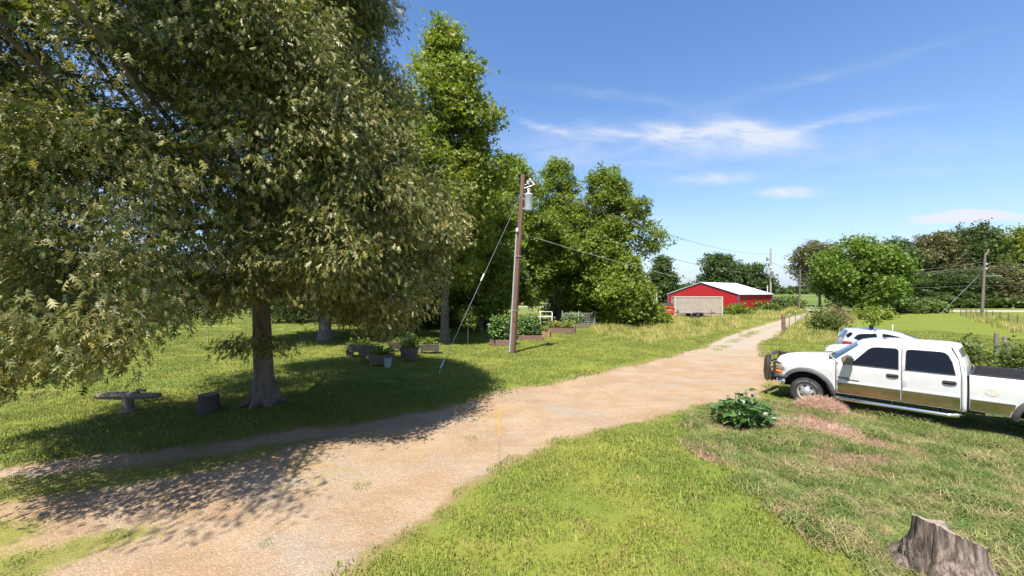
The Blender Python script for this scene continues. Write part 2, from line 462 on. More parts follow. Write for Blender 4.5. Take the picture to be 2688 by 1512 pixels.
def road_strip(name, pts, w, mt, z=.006):
    b = MB(); rows = []
    pts = catmull(pts, 8)
    for i, p in enumerate(pts):
        a = Vector(pts[max(i - 1, 0)]); c = Vector(pts[min(i + 1, len(pts) - 1)]); t = (c - a).normalized(); n = Vector((-t.y, t.x))
        rows.append([(p[0] + n.x * k * w / 2, p[1] + n.y * k * w / 2, z) for k in (-1, 0, 1)])
    b.grid(rows); o = b.build(name, mt); tag(o, kind='structure'); return o
road_strip('road', [(47, 76), (60, 71.5), (80, 70), (130, 69.5), (240, 72)], 5.5, mat('road gravel', (.400, .336, .272), (.320, .264, .216), 1.5, .95, bump=.3))
road_strip('gravel_pad', [(12.0, 66), (17, 63.5), (22, 61.5)], 6.0, mat('pad gravel', (.400, .320, .272), (.304, .256, .216), 1.2, .95, bump=.3))
road_strip('field_lane', [(-10, 92), (10, 90), (30, 92)], 5.0, _mats['road gravel'])

# ------------------------------------------------------------------ grass that stands up: tufts scattered over the sheet
TUFTS = bpy.data.collections.new('tufts')       # holds the source tufts, not linked into the scene
def blade_mat(name, kind):
    m, t, out = newmat(name)
    g = t.new('ShaderNodeNewGeometry'); pos = g.outputs['Position']
    if kind == 'lawn': col = grass_colour(t, pos)
    elif kind == 'rough':
        col = t.mix(t.smooth(t.noise(pos, 3.1, 4), .4, .6), RG_A, RG_B)
        col = t.mix(t.math('MULTIPLY', t.smooth(t.noise(pos, 1.3, 5, .65), .47, .62), .75), col, RG_C)
    elif kind == 'hay': col = t.mix(t.noise(pos, 9, 3), HAY_A, HAY_B)
    elif kind == 'weed':
        col = t.mix(t.smooth(t.noise(pos, .55, 4), .38, .6), (.221, .226, .041), (.115, .156, .025))
        col = t.mix(t.math('MULTIPLY', t.smooth(t.noise(pos, 1.1, 4), .45, .58), .85), col, (.36, .30, .10))
    rnd = t.math('MULTIPLY_ADD', g.outputs['Random Per Island'], 1.1, .66)
    cc = t.new('ShaderNodeCombineColor')
    for i in range(3): t.link(rnd, cc.inputs[i])
    col = t.mix(1.0, col, cc.outputs[0], 'MULTIPLY')
    b = t.new('ShaderNodeBsdfPrincipled'); b.inputs['Roughness'].default_value = .6; b.inputs['Specular IOR Level'].default_value = .25
    t.link(col, b.inputs['Base Color'])
    nm = t.new('ShaderNodeVectorMath', operation='MULTIPLY_ADD'); t.link(g.outputs['Normal'], nm.inputs[0]); nm.inputs[1].default_value = (.7, .7, .7); nm.inputs[2].default_value = (0, 0, .42)
    nn_ = t.new('ShaderNodeVectorMath', operation='NORMALIZE'); t.link(nm.outputs[0], nn_.inputs[0]); t.link(nn_.outputs[0], b.inputs['Normal'])
    tr = t.new('ShaderNodeBsdfTranslucent'); t.link(col, tr.inputs[0])
    mx = t.new('ShaderNodeMixShader'); mx.inputs[0].default_value = .3
    t.link(b.outputs[0], mx.inputs[1]); t.link(tr.outputs[0], mx.inputs[2]); t.link(mx.outputs[0], out.inputs[0])
    return m
def tuft(name, seed, nb, rad, h0, h1, w, bend, mt, lie=0.0):
    rng = np.random.default_rng(seed)
    vs = []; fs = []
    for i in range(nb):
        a = rng.uniform(0, 2 * PI); r = rad * math.sqrt(rng.uniform()); x, y = r * math.cos(a), r * math.sin(a)
        h = rng.uniform(h0, h1); az = rng.uniform(0, 2 * PI); bd = rng.uniform(.2, 1) * bend + lie * rng.uniform(.3, 1)
        dx, dy = math.cos(az), math.sin(az); px, py = -dy, dx
        if rng.uniform() < .5: px, py = px * .7 + dx * .7, py * .7 + dy * .7
        ww = w * rng.uniform(.6, 1.2) / 2; n = len(vs)
        z1 = h * (.62 - .25 * min(lie, 1)); z2 = h * max(.25, (1 - .55 * bd))
        vs += [(x - px * ww, y - py * ww, -.01), (x + px * ww, y + py * ww, -.01),
               (x + dx * h * bd * .35 + px * ww * .8, y + dy * h * bd * .35 + py * ww * .8, z1), (x + dx * h * bd * .35 - px * ww * .8, y + dy * h * bd * .35 - py * ww * .8, z1),
               (x + dx * h * bd, y + dy * h * bd, z2)]
        fs += [(n, n + 1, n + 2, n + 3), (n + 3, n + 2, n + 4)]
    me = bpy.data.meshes.new(name); me.from_pydata(vs, [], fs); me.materials.append(mt); me.update()
    o = bpy.data.objects.new(name, me)
    return o
def tuft_set(name, mt, n, *a, **k):
    c = bpy.data.collections.new(name)
    for i in range(n):
        c.objects.link(tuft('%s_%s' % (name, 'abcdefgh'[i]), 40 + i, *a, mt, **k))
    return c
def scatter(name, pts, scale, coll, nvar, seed):
    rng = np.random.default_rng(seed); n = len(pts)
    me = bpy.data.meshes.new(name); me.vertices.add(n); me.vertices.foreach_set('co', np.asarray(pts, np.float32).ravel())
    for an, arr, ty in (('turn', rng.uniform(0, 2 * PI, n), 'FLOAT'), ('size', scale, 'FLOAT'), ('pick', rng.integers(0, nvar, n), 'INT')):
        a = me.attributes.new(an, ty, 'POINT'); a.data.foreach_set('value', np.asarray(arr, np.float32 if ty == 'FLOAT' else np.int32))
    o = bpy.data.objects.new(name, me); C.objects.link(o)
    ng = bpy.data.node_groups.new(name, 'GeometryNodeTree')
    ng.interface.new_socket('Geometry', in_out='INPUT', socket_type='NodeSocketGeometry')
    ng.interface.new_socket('Geometry', in_out='OUTPUT', socket_type='NodeSocketGeometry')
    N = ng.nodes; L = ng.links
    gi = N.new('NodeGroupInput'); go = N.new('NodeGroupOutput')
    ci = N.new('GeometryNodeCollectionInfo'); ci.inputs['Collection'].default_value = coll; ci.inputs['Separate Children'].default_value = True; ci.inputs['Reset Children'].default_value = True
    ip = N.new('GeometryNodeInstanceOnPoints'); ip.inputs['Pick Instance'].default_value = True
    def na(n, ty):
        a = N.new('GeometryNodeInputNamedAttribute'); a.data_type = ty; a.inputs['Name'].default_value = n; return a.outputs['Attribute']
    cx = N.new('ShaderNodeCombineXYZ'); L.new(na('turn', 'FLOAT'), cx.inputs[2])
    er = N.new('FunctionNodeEulerToRotation'); L.new(cx.outputs[0], er.inputs[0])
    L.new(gi.outputs[0], ip.inputs['Points']); L.new(ci.outputs[0], ip.inputs['Instance'])
    L.new(na('pick', 'INT'), ip.inputs['Instance Index']); L.new(er.outputs[0], ip.inputs['Rotation']); L.new(na('size', 'FLOAT'), ip.inputs['Scale'])
    L.new(ip.outputs[0], go.inputs[0])
    md = o.modifiers.new('scatter', 'NODES'); md.node_group = ng
    return tag(o, kind='stuff')

def rand_pts(rng, x0, x1, y0, y1, dens, clip=True):
    n = int((x1 - x0) * (y1 - y0) * dens); x = rng.uniform(x0, x1, n); y = rng.uniform(y0, y1, n)
    if clip:
        k = np.abs(x) < y * 1.30 + 1.2
        x, y = x[k], y[k]
    return x, y
def fn2(x, y, s, seed=0.0):
    return np.array([mnoise.noise((a * s + seed, b * s - seed, seed)) for a, b in zip(x, y)])

def plant_grass():
    rng = np.random.default_rng(7)
    lm, rm, hm, wm = blade_mat('lawn blade', 'lawn'), blade_mat('rough blade', 'rough'), blade_mat('hay blade', 'hay'), blade_mat('weed blade', 'weed')
    near = tuft_set('near_tuft', lm, 5, 90, .24, .03, .08, .012, .9)
    mid = tuft_set('mid_tuft', lm, 4, 90, .5, .035, .085, .022, .9)
    xs, ys, ss = [], [], []
    for (x0, x1, y0, y1, dn) in ((-18, 14, 3.4, 13, 27),):
        x, y = rand_pts(rng, x0, x1, y0, y1, dn); d, s, r, h, m = masks(x, y)
        jn = fn2(x, y, 1.4) * .35
        keep = (((d + jn) < -.12) & ((r + jn) < .1)) | (((s + jn) > .05) & (rng.uniform(size=len(x)) < .85)) | ((d > 0) & (fn2(x, y, .8, 5) > .34) & (rng.uniform(size=len(x)) < .10))
        sparse = rng.uniform(size=len(x)) > np.clip((d + .5) * 1.2, 0, .7) * (s < 0)
        k = keep & sparse & (h < .05)
        xs.append(x[k]); ys.append(y[k]); ss.append(rng.uniform(.6, 1.15, k.sum()) * np.where((rng.uniform(size=k.sum()) < .03) & (d[k] < -.6), 1.7, 1) * (1 + .4 * fn2(x[k], y[k], 1.9, 2)) * np.where(s[k] > 0, .9, 1) * np.where(d[k] > .05, .6, 1))
    x, y, s_ = map(np.concatenate, (xs, ys, ss))
    scatter('lawn_grass', np.stack([x, y, gz(x, y)], -1), s_, near, 5, 1)
    x, y = rand_pts(rng, -26, 34, 12.6, 34, 7); d, s, r, h, m = masks(x, y); jn = fn2(x, y, 1.0) * .4
    k = ((d + jn) < -.2) & (r < .1) & (h < .05); k |= (s > .1) & (rng.uniform(size=len(x)) < .4)
    x, y = x[k], y[k]
    scatter('lawn_grass', np.stack([x, y, gz(x, y)], -1), rng.uniform(.6, 1.15, len(x)), mid, 4, 2)
    x, y = rand_pts(rng, -40, 72, 34, 62, 2.6); d, s, r, h, m = masks(x, y); k = (d < -.3) & (m < -.3) & (np.abs(x) < y * 1.25); x, y = x[k], y[k]
    scatter('lawn_grass', np.stack([x, y, gz(x, y)], -1), rng.uniform(.7, 1.2, len(x)), mid, 4, 6)
    # rough cut weeds, lying this way and that
    rough = tuft_set('rough_tuft', rm, 5, 60, .26, .10, .30, .013, .9, lie=.75)
    x, y = rand_pts(rng, 1, 16, 3.6, 14, 36); d, s, r, h, m = masks(x, y); jn = fn2(x, y, 1.2) * .35
    k = ((r + jn) > -.05) & ((h + jn) < .25) & (d < -.1); x, y = x[k], y[k]
    sz = np.clip(.72 + fn2(x, y, 1.1, 9) * .8, .5, 1.3)
    scatter('rough_grass', np.stack([x, y, gz(x, y)], -1), sz, rough, 5, 3)
    hay = tuft_set('hay_tuft', hm, 4, 80, .24, .06, .17, .010, .9, lie=.8)
    x, y = rand_pts(rng, 2, 16, 3.6, 14, 34); d, s, r, h, m = masks(x, y); jn = fn2(x, y, 1.6) * .3
    k = ((h + jn) > -.06) | ((r > .1) & (rng.uniform(size=len(x)) < .06)); x, y = x[k], y[k]
    scatter('dry_grass', np.stack([x, y, gz(x, y)], -1), rng.uniform(.5, 1.1, len(x)), hay, 4, 4)
    # tall weeds beyond the mown lawn
    weed = tuft_set('weed_tuft', wm, 5, 70, .55, .25, .95, .022, .7)
    W = [[P(*p) for p in q] for q in (
        ((1555, 868), (1610, 884), (1705, 903), (1800, 892), (1890, 872), (1985, 848), (2062, 830), (2120, 820), (2040, 808), (1980, 806), (1830, 806), (1700, 812), (1600, 838)),
        ((2062, 893), (2125, 900), (2190, 892), (2235, 852), (2235, 835), (2160, 818), (2110, 822), (2078, 850), (2058, 872)),
        ((2545, 962), (2640, 992), (2760, 1010), (2760, 930), (2660, 918), (2560, 940)),
        ((2555, 838), (2700, 880), (2700, 866), (2620, 843), (2560, 832)),
        ((2210, 826), (2420, 821), (2420, 815), (2250, 815)))]
    xs, ys = [], []
    for q, dn in zip(W, (4.2, 5, 6, 2.5, 1.5)):
        a = np.array(q); x, y = rand_pts(rng, a[:, 0].min() - .5, a[:, 0].max() + .5, a[:, 1].min() - .5, a[:, 1].max() + .5, dn, False)
        dd = sdist(q, x, y); k = (dd > -.15) & (fn2(x, y, .5, 3) > -.45) & (sdist(DRIVE, x, y) < -.55); xs.append(x[k]); ys.append(y[k])
    x, y = np.concatenate(xs), np.concatenate(ys)
    sz = np.clip(.75 + fn2(x, y, .35, 4) * .9, .35, 1.5) * np.where((y > 40) & (x < 30), .62, 1) * np.where((x < 30) & (y < 32), .6, 1)
    scatter('tall_weeds', np.stack([x, y, gz(x, y) * (y < 63)], -1), sz, weed, 5, 5)
plant_grass()
# ------------------------------------------------------------------ foliage
def tri_mesh(name, verts, tris, mt, parent=None, smooth=False):
    me = bpy.data.meshes.new(name); nv, nt = len(verts), len(tris)
    me.vertices.add(nv); me.vertices.foreach_set('co', verts.astype(np.float32).ravel())
    me.loops.add(nt * 3); me.loops.foreach_set('vertex_index', tris.astype(np.int32).ravel())
    me.polygons.add(nt); me.polygons.foreach_set('loop_start', np.arange(0, nt * 3, 3, dtype=np.int32))
    me.update(calc_edges=True); me.materials.append(mt)
    if smooth: me.polygons.foreach_set('use_smooth', [True] * nt)
    o = bpy.data.objects.new(name, me); C.objects.link(o)
    if parent: o.parent = parent
    return o
# leaf outlines: x runs along the leaf from its stalk, y across, z up; no face of a leaf lies over another
def leaf_lobed():
    rib = [(0, 0, 0), (.28, 0, .035), (.55, 0, .04), (.78, 0, .02), (1, 0, -.06)]
    v = list(rib); t = []
    for sgn in (1, -1):
        for (i, j, tx, ty) in ((0, 1, .33, .24), (1, 2, .66, .36), (2, 3, .93, .25)):
            v.append((tx, ty * sgn, -.06)); k = len(v) - 1
            t.append((i, j, k) if sgn < 0 else (j, i, k))
    v += [(.80, .05, 0), (.80, -.05, 0)]; n = len(v)
    t.append((3, 4, n - 2)); t.append((4, 3, n - 1))
    return np.array(v, float), np.array(t)
def leaf_curled():        # the same leaf folded along its rib and hanging
    v, t = leaf_lobed(); v = v.copy(); v[:, 2] += .9 * np.abs(v[:, 1]) - .22 * v[:, 0] ** 2; v[:, 1] *= .5
    return v, t
def leaf_oval(w=.27, fold=.06):
    v = [(0, 0, 0), (.45, w, fold), (.45, -w, fold), (1, 0, -.03)]
    return np.array(v, float), np.array([(0, 2, 1), (1, 2, 3)])
def leaf_clump():         # a spray of three leaflets, for trees seen from afar
    v, t = [], []
    for a, l in ((0, 1.0), (.95, .8), (-1.05, .75)):
        c, s = math.cos(a), math.sin(a); n = len(v)
        for x, y, z in ((0, 0, 0), (.5, .24, .07), (.5, -.24, .02), (1, 0, -.05)):
            x *= l; y *= l; v.append((x * c - y * s, x * s + y * c, z + abs(a) * .04))
        t += [(n, n + 2, n + 1), (n + 1, n + 2, n + 3)]
    return np.array(v, float), np.array(t)
def norm(a): return a / np.maximum(np.linalg.norm(a, axis=-1, keepdims=True), 1e-9)
def leaf_cloud(rng, centers, dirs, per, spread, size, tmpl, droop, up=.7, rnd=.8, flat=.7):
    """leaves around twig ends: centers (n,3) and growth directions (n,3)"""
    n = len(centers); c = np.repeat(centers, per, 0); d = np.repeat(dirs, per, 0); m = len(c)
    off = rng.normal(size=(m, 3)) * spread; off[:, 2] *= flat
    pos = c + off
    ax = norm(d * .7 + norm(rng.normal(size=(m, 3))) * rnd + np.array([0, 0, -droop]))
    nr = norm(rng.normal(size=(m, 3))) * .75 + np.array([0, 0, up]) + d * .15
    nr = norm(nr - ax * np.sum(nr * ax, -1, keepdims=True)); bi = np.cross(nr, ax)
    s = size * rng.uniform(.5, 1.3, m)
    v, t = tmpl; k = len(v)
    M = np.stack([ax, bi, nr], 1) * s[:, None, None]
    V_ = (np.einsum('kj,mji->mki', v, M) + pos[:, None, :]).reshape(-1, 3)
    T_ = (t[None] + (np.arange(m) * k)[:, None, None]).reshape(-1, 3)
    return V_, T_

BARK = mat('bark', (.085, .065, .05), (.17, .14, .115), 9, .95, bump=.8, bscale=22, stretch=(1, 1, .25))
BARK2 = mat('grey bark', (.12, .105, .09), (.22, .20, .175), 10, .95, bump=.6, bscale=26, stretch=(1, 1, .3))
def grow(root, seed, H, z0, prof, tmpl, lmat, bmat=BARK, lean=(0, 0), trunk_r=.25, n_prim=40, n_sub=9, n_tw=4, per=10, spread=.22, size=.2, droop=.3,
         el=(-8, 62), sub_len=1.3, arch=.15, gap=-.35, gscale=.5, s0=.28, up=.7, rnd=.8, flat=.7, detail=8, multi=1, jit=(.72, 1.08), keepfn=None, z_pow=1.0, flare=1.5, fill=0, rin=.55, lumpy=.30, extra=None, fgap=None, fscale=None, lobes=0, lsize=(.30, .48), lpos=(.45, .85), lmin=.5):
    """a whole tree in its root's own coordinates: trunk with limbs, and a crown of leaves carried on twigs"""
    rng = np.random.default_rng(seed); wood = MB()
    stems = []
    for q in range(multi):
        a = q * 2.4 + seed; sp = 0 if multi == 1 else .11 * H
        pts = []
        for k in range(9):
            f = k / 8
            pts.append((lean[0] * f ** 1.5 + math.cos(a) * sp * f + .012 * H * math.sin(5 * f + seed) * f, lean[1] * f ** 1.5 + math.sin(a) * sp * f + .012 * H * math.cos(4 * f + seed) * f, H * .93 * f))
        r = [trunk_r / math.sqrt(multi) * (1 - .93 * (k / 8) ** .9) for k in range(9)]
        p2 = catmull([p + (rr,) for p, rr in zip(pts, r)], 2)
        full = [(p2[0][0], p2[0][1], -.15)] + [p[:3] for p in p2]; rad = [trunk_r * flare / math.sqrt(multi)] + [p[3] for p in p2]
        if flare > 1: rad[1] = rad[1] * (1 + (flare - 1) * .55)
        wood.tube(full, rad, detail + 4); stems.append((pts, r))
    cs, ds = [], []
    for i in range(n_prim):
        hf = ((i + .5) / n_prim) ** z_pow; hf = min(.99, max(0.0, hf + rng.normal() * .02))
        pts, rr = stems[i % multi]
        az = i * 2.39996 + rng.normal() * .3
        e = R(el[0] + (el[1] - el[0]) * hf ** 1.2 + rng.normal() * 7)
        ztip = z0 + (H - z0) * hf
        Rad = prof(hf, az) * rng.uniform(*jit)
        if Rad <= .05: continue
        zs = max(z0 * .75, ztip - Rad * math.tan(e)); zs = min(zs, H * .9)
        f = zs / (H * .93); fi = min(7.999, f * 8); k = int(fi); fr = fi - k
        st = np.array(pts[k]) * (1 - fr) + np.array(pts[k + 1]) * fr; r0 = max(.012, min((rr[k] * (1 - fr) + rr[k + 1] * fr) * .55, .035 * Rad))
        cxy = np.array([lean[0], lean[1]]) * (ztip / H) ** 1.5
        tip = np.array([cxy[0] + Rad * math.cos(az), cxy[1] + Rad * math.sin(az), ztip])
        ctrl = (st + tip) / 2 + np.array([0, 0, arch * Rad]) + rng.normal(size=3) * .05 * Rad
        bp = []
        for s in np.linspace(0, 1, 7): bp.append(st * (1 - s) ** 2 + 2 * ctrl * s * (1 - s) + tip * s * s)
        if keepfn is not None and not keepfn(tip): continue
        wood.tube([tuple(p) for p in bp], [r0 * (1 - .85 * s) for s in np.linspace(0, 1, 7)], max(4, detail - 3), False)
        for j in range(n_sub):
            s = s0 + (1 - s0) * ((j + rng.uniform()) / n_sub); fi = min(5.999, s * 6); k = int(fi); fr = fi - k
            p = bp[k] * (1 - fr) + bp[k + 1] * fr; t = norm(bp[k + 1] - bp[k])
            side = np.array([-t[1], t[0], 0]); side = side / (np.linalg.norm(side) + 1e-6)
            sg = 1 if j % 2 else -1
            d = norm(t * rng.uniform(.35, 1.0) + side * sg * rng.uniform(.3, 1.0) + np.array([0, 0, rng.normal() * .28]))
            L = sub_len * rng.uniform(.55, 1.25) * (1.15 - .5 * s)
            if mnoise.noise(Vector((p[0] * gscale + seed * 3.1, p[1] * gscale, p[2] * gscale * 1.3))) < gap: continue
            end = p + d * L + np.array([0, 0, -.25 * L * droop])
            if detail >= 7: wood.tube([tuple(p), tuple((p + end) / 2 + np.array([0, 0, .06 * L])), tuple(end)], [r0 * .28 + .004, r0 * .18 + .003, .003], 3, False)
            for q in range(n_tw):
                w = (q + rng.uniform(.4, 1.0)) / n_tw
                c = p + (end - p) * w + rng.normal(size=3) * .10 * sub_len
                if keepfn is not None and not keepfn(c): continue
                cs.append(c); ds.append(norm(d + rng.normal(size=3) * .4))
    n = 0; tries = 0
    LB = []
    while len(LB) < lobes:
        hf = (len(LB) + rng.uniform()) / lobes; az = len(LB) * 2.39996 + rng.normal() * .5; Rad = prof(hf, az)
        z = z0 + (H - z0) * (.06 + .90 * hf); rr_ = Rad * rng.uniform(*lpos); lr = max(lmin, Rad * rng.uniform(*lsize))
        cx = lean[0] * (z / H) ** 1.5; cy = lean[1] * (z / H) ** 1.5
        LB.append((np.array([cx + rr_ * math.cos(az), cy + rr_ * math.sin(az), z]), lr, np.array([math.cos(az), math.sin(az), .55])))
    LW = np.cumsum([l[1] ** 2 for l in LB]) if LB else None
    while LB and n < fill and tries < fill * 6:     # boughs read as separate lit masses with shade between them
        tries += 1
        cen, lr, ou = LB[min(len(LB) - 1, int(np.searchsorted(LW, rng.uniform() * LW[-1])))]
        v = norm(rng.normal(size=3)); 
        if v @ ou < rng.uniform(-.75, .1): continue
        k = lr * rng.uniform(.72, 1.08) * (1 + .25 * mnoise.noise(Vector(tuple(v * 2.3 + cen))))
        c = cen + v * np.array([1.1, 1.1, .72]) * k
        if keepfn is not None and not keepfn(c): continue
        d = norm(v * .8 + np.array([0, 0, -.3 * droop]) + rng.normal(size=3) * .3)
        for q in range(4):
            cs.append(c + rng.normal(size=3) * spread * 1.5 * np.array([1, 1, .6])); ds.append(norm(d + rng.normal(size=3) * .3))
        if detail >= 7: wood.tube([tuple(cen + (c - cen) * .35), tuple(c)], [.012, .004], 3, False)
        n += 1
    while not LB and n < fill and tries < fill * 6: # outer twigs whose boughs are hidden in the crown
        tries += 1
        hf = rng.uniform(0, 1) ** .9; az = rng.uniform(0, 2 * PI); Rad = prof(hf, az)
        if rng.uniform() > Rad / 5.5 + .2: continue
        lump = 1 + lumpy * mnoise.noise(Vector((math.cos(az) * 1.7 + seed, math.sin(az) * 1.7, hf * 5)))
        r = Rad * lump * (rin + (1 - rin) * rng.uniform() ** .7); z = z0 + (H - z0) * hf
        cx = lean[0] * (z / H) ** 1.5; cy = lean[1] * (z / H) ** 1.5
        c = np.array([cx + r * math.cos(az), cy + r * math.sin(az), z])
        fs = fscale or gscale
        if mnoise.noise(Vector((c[0] * fs + seed * 3.1, c[1] * fs, c[2] * fs * 1.5))) < (gap if fgap is None else fgap): continue
        if keepfn is not None and not keepfn(c): continue
        d = norm(np.array([math.cos(az), math.sin(az), -.25 * droop + .15]) + rng.normal(size=3) * .35)
        m_ = 4
        for q in range(m_):
            cs.append(c + rng.normal(size=3) * spread * 1.9 * np.array([1, 1, .6])); ds.append(norm(d + rng.normal(size=3) * .3))
        if detail >= 7: wood.tube([tuple(c - d * .7), tuple(c)], [.010, .004], 3, False)
        n += 1
    if extra is not None:
        for c, d in extra(rng):
            cs.append(c); ds.append(d)
    wood.build('trunk', bmat, root, smooth=True, sharp=60, recalc=False)
    cs, ds = np.array(cs), np.array(ds)
    if isinstance(tmpl, list):
        V_, T_, n0 = [], [], 0
        for tm, share, k in tmpl:
            v, t = leaf_cloud(rng, cs, ds, max(1, round(per * share)), spread, size * k, tm, droop, up, rnd, flat)
            V_.append(v); T_.append(t + n0); n0 += len(v)
        V_, T_ = np.concatenate(V_), np.concatenate(T_)
    else: V_, T_ = leaf_cloud(rng, cs, ds, per, spread, size, tmpl, droop, up, rnd, flat)
    return tri_mesh('crown', V_, T_, lmat, root)

def egg(rx, ry=None, low=.55, peak=.35, top=.12):
    """radius against height: low at the base, widest at peak, narrowing to the top"""
    ry = ry or rx
    def f(h, az):
        if h < peak: k = low + (1 - low) * math.sin(h / peak * PI / 2)
        else: k = top + (1 - top) * math.cos((h - peak) / (1 - peak) * PI / 2) ** .8
        return k * math.hypot(rx * math.cos(az), ry * math.sin(az)) * (1 + .12 * math.sin(3 * az + 5 * h) + .1 * math.sin(5 * az - 9 * h))
    return f

OAK_L = leafmat('oak leaves', [(0, (.026, .060, .008)), (.30, (.068, .115, .013)), (.55, (.145, .170, .022)), (.75, (.25, .22, .045)), (.90, (.36, .29, .10)), (1, (.45, .38, .20))], back=(.22, .205, .065), trans=.24, rough=.45, var=.35, spec=.4)
MAPLE_L = leafmat('maple leaves', [(0, (.10, .155, .018)), (.4, (.17, .225, .028)), (.8, (.25, .28, .042)), (1, (.33, .31, .08))], trans=.40, var=.45)
HACK_L = leafmat('hackberry leaves', [(0, (.095, .15, .018)), (.5, (.16, .22, .026)), (.85, (.235, .28, .036)), (1, (.29, .31, .06))], trans=.40, var=.45)
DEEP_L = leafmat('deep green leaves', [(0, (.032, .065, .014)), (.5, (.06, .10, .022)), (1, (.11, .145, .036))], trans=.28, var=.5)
BROWN_L = leafmat('browning leaves', [(0, (.06, .085, .025)), (.4, (.11, .115, .04)), (.75, (.175, .145, .055)), (1, (.22, .165, .075))], trans=.25, var=.5)
BRIGHT_L = leafmat('bright leaves', [(0, (.07, .13, .014)), (.5, (.125, .20, .022)), (1, (.20, .26, .04))], trans=.36, var=.5)
SHRUB_L = leafmat('shrub leaves', [(0, (.05, .09, .015)), (.5, (.10, .15, .025)), (1, (.18, .21, .05))], trans=.3, var=.5)
POKE_L = leafmat('broad weed leaves', [(0, (.030, .085, .022)), (.5, (.055, .125, .03)), (1, (.12, .20, .045))], trans=.22, rough=.38, var=.25, nscale=2, spec=.5)

LOBED, OVAL, CLUMP = leaf_lobed(), leaf_oval(), leaf_clump()
CURL = leaf_curled()

def smooth01_(t): t = max(0.0, min(1.0, t)); return t * t * (3 - 2 * t)
def oak():
    x, y = -6.9, 11.7
    boughs = []
    rb = np.random.default_rng(19)
    for k in range(7):              # long boughs, mostly above the view, added for the shadows they cast on the drive
        a = np.array([.4 + .25 * k - .9, -3.6, 5.2 + .35 * (k % 3)]); tip = np.array([-1.6 + .62 * k + rb.normal() * .2, -8.6 - .9 * (k % 2) - rb.uniform(0, .6), 7.0 + rb.uniform(0, 1.6)])
        boughs.append((a, tip))
    o = thing('oak_tree', 'large olive and tan leaved oak with low drooping branches shading the drive', 'tree', (x, y, 0))
    def prof(h, az):                # wide low skirt, deeper towards the house
        c, s = math.cos(az), math.sin(az)
        rx = (5.1 - 1.3 * smooth01_((h - .12) / .25)) if c > 0 else 6.4
        ry = 6.0 if s < 0 else 4.2
        k = (.92 + .08 * math.sin(h * 8)) if h < .55 else max(.18, math.cos((h - .55) / .45 * PI / 2) ** .6)
        return k * math.hypot(rx * c, ry * s) * (1 + .07 * math.sin(4 * az + 3 * h) + .06 * math.sin(7 * az - 6 * h))
    def keep(c):
        wx, wy, wz = c[0] + x, c[1] + y, c[2]
        if wz < 1.75: return False
        if wx < -10.6 - .7 * math.sin(wz * 2.1) - .4 * math.sin(wy * 1.7 + wz): return False
        # the boughs on the road side were cut higher so that trucks can pass and the trunk shows
        if wx / wy > -.95 and wz < 2.5 - .09 * max(0, wy - 7) + .22 * math.sin(wx * 3): return False
        if wy < 2.6 and abs(wx) < wy * 1.35 + .6: return False
        return True
    def skirt(rng):                 # the low boughs over the grass on the left, and the sprig before the trunk
        out = []
        while len(out) < 1900:
            wx, wy = rng.uniform(-11.2, -4.6), rng.uniform(5.0, 9.5)
            if abs(wx) > wy * 1.42: continue
            zl = 1.86 + .66 * smooth01_((wx / wy + 1.0) / .2)
            zl += .35 * mnoise.noise((wx * .9, wy * .9, 2)) + .10 * max(0, wy - 6.5)
            if wx > -6.4: zl += (wx + 6.4) * .25
            wz = zl + abs(rng.normal()) * 1.1
            if mnoise.noise((wx * .8, wy * .8, wz * 1.1 + 7)) < -.16: continue
            out.append((np.array([wx - x, wy - y, wz]), norm(np.array([.2 * (wx + 8), -.6, -.1]) + rng.normal(size=3) * .5)))
        for a, tip in boughs:
            for q in range(26):
                f = .45 + .55 * (q + rng.uniform()) / 26
                c = a + (tip - a) * f + rng.normal(size=3) * np.array([.34, .28, .16]) * (1.25 - .6 * f); out.append((c, norm((tip - a) / 6 + rng.normal(size=3) * .5)))
        for k in range(46):
            a = rng.uniform(0, 2 * PI); r = .8 * math.sqrt(rng.uniform())
            out.append((np.array([.25 + r * 1.15 * math.cos(a), -.9 + r * .6 * math.sin(a), 1.72 + .35 * rng.uniform() - .22 * r]), norm(np.array([math.cos(a), math.sin(a) - .3, -.25]))))
        return out
    grow(o, 5, 16.5, 2.0, prof, [(LOBED, .4, 1.0), (CURL, .4, .95), (LOBED, .25, .68)], OAK_L, BARK, lean=(-.3, -2.0), trunk_r=.27, n_prim=96, n_sub=12, n_tw=4, per=15, spread=.16, size=.15, droop=.75, el=(-14, 50), sub_len=1.15, fill=6200, lobes=124, lsize=(.17, .27), lpos=(.66, .94), lmin=.7, extra=skirt,
         arch=.16, gap=-.30, gscale=.55, s0=.22, up=.35, rnd=.7, flat=.6, detail=8, jit=(.70, 1.06), keepfn=keep, z_pow=1.15, flare=1.7)
    b = MB()
    for a, tip in boughs: b.tube([tuple(a), tuple((a + tip) / 2 + np.array([0, 0, .35])), tuple(tip)], [.05, .032, .008], 5)
    b.build('boughs', BARK, o, smooth=True)
    b = MB(); rr = random.Random(2)
    for k in range(7):
        a = k * 2 * PI / 7 + rr.uniform(-.3, .3); l = rr.uniform(.62, .95)
        b.tube([(.20 * math.cos(a), .20 * math.sin(a), .52), (.34 * math.cos(a), .34 * math.sin(a), .18), (.52 * math.cos(a + .1), .52 * math.sin(a + .1), .05), (l * math.cos(a + .15), l * math.sin(a + .15), -.06)], [.10, .115, .085, .04], 8)
    b.build('roots', BARK, o, smooth=True)
oak()

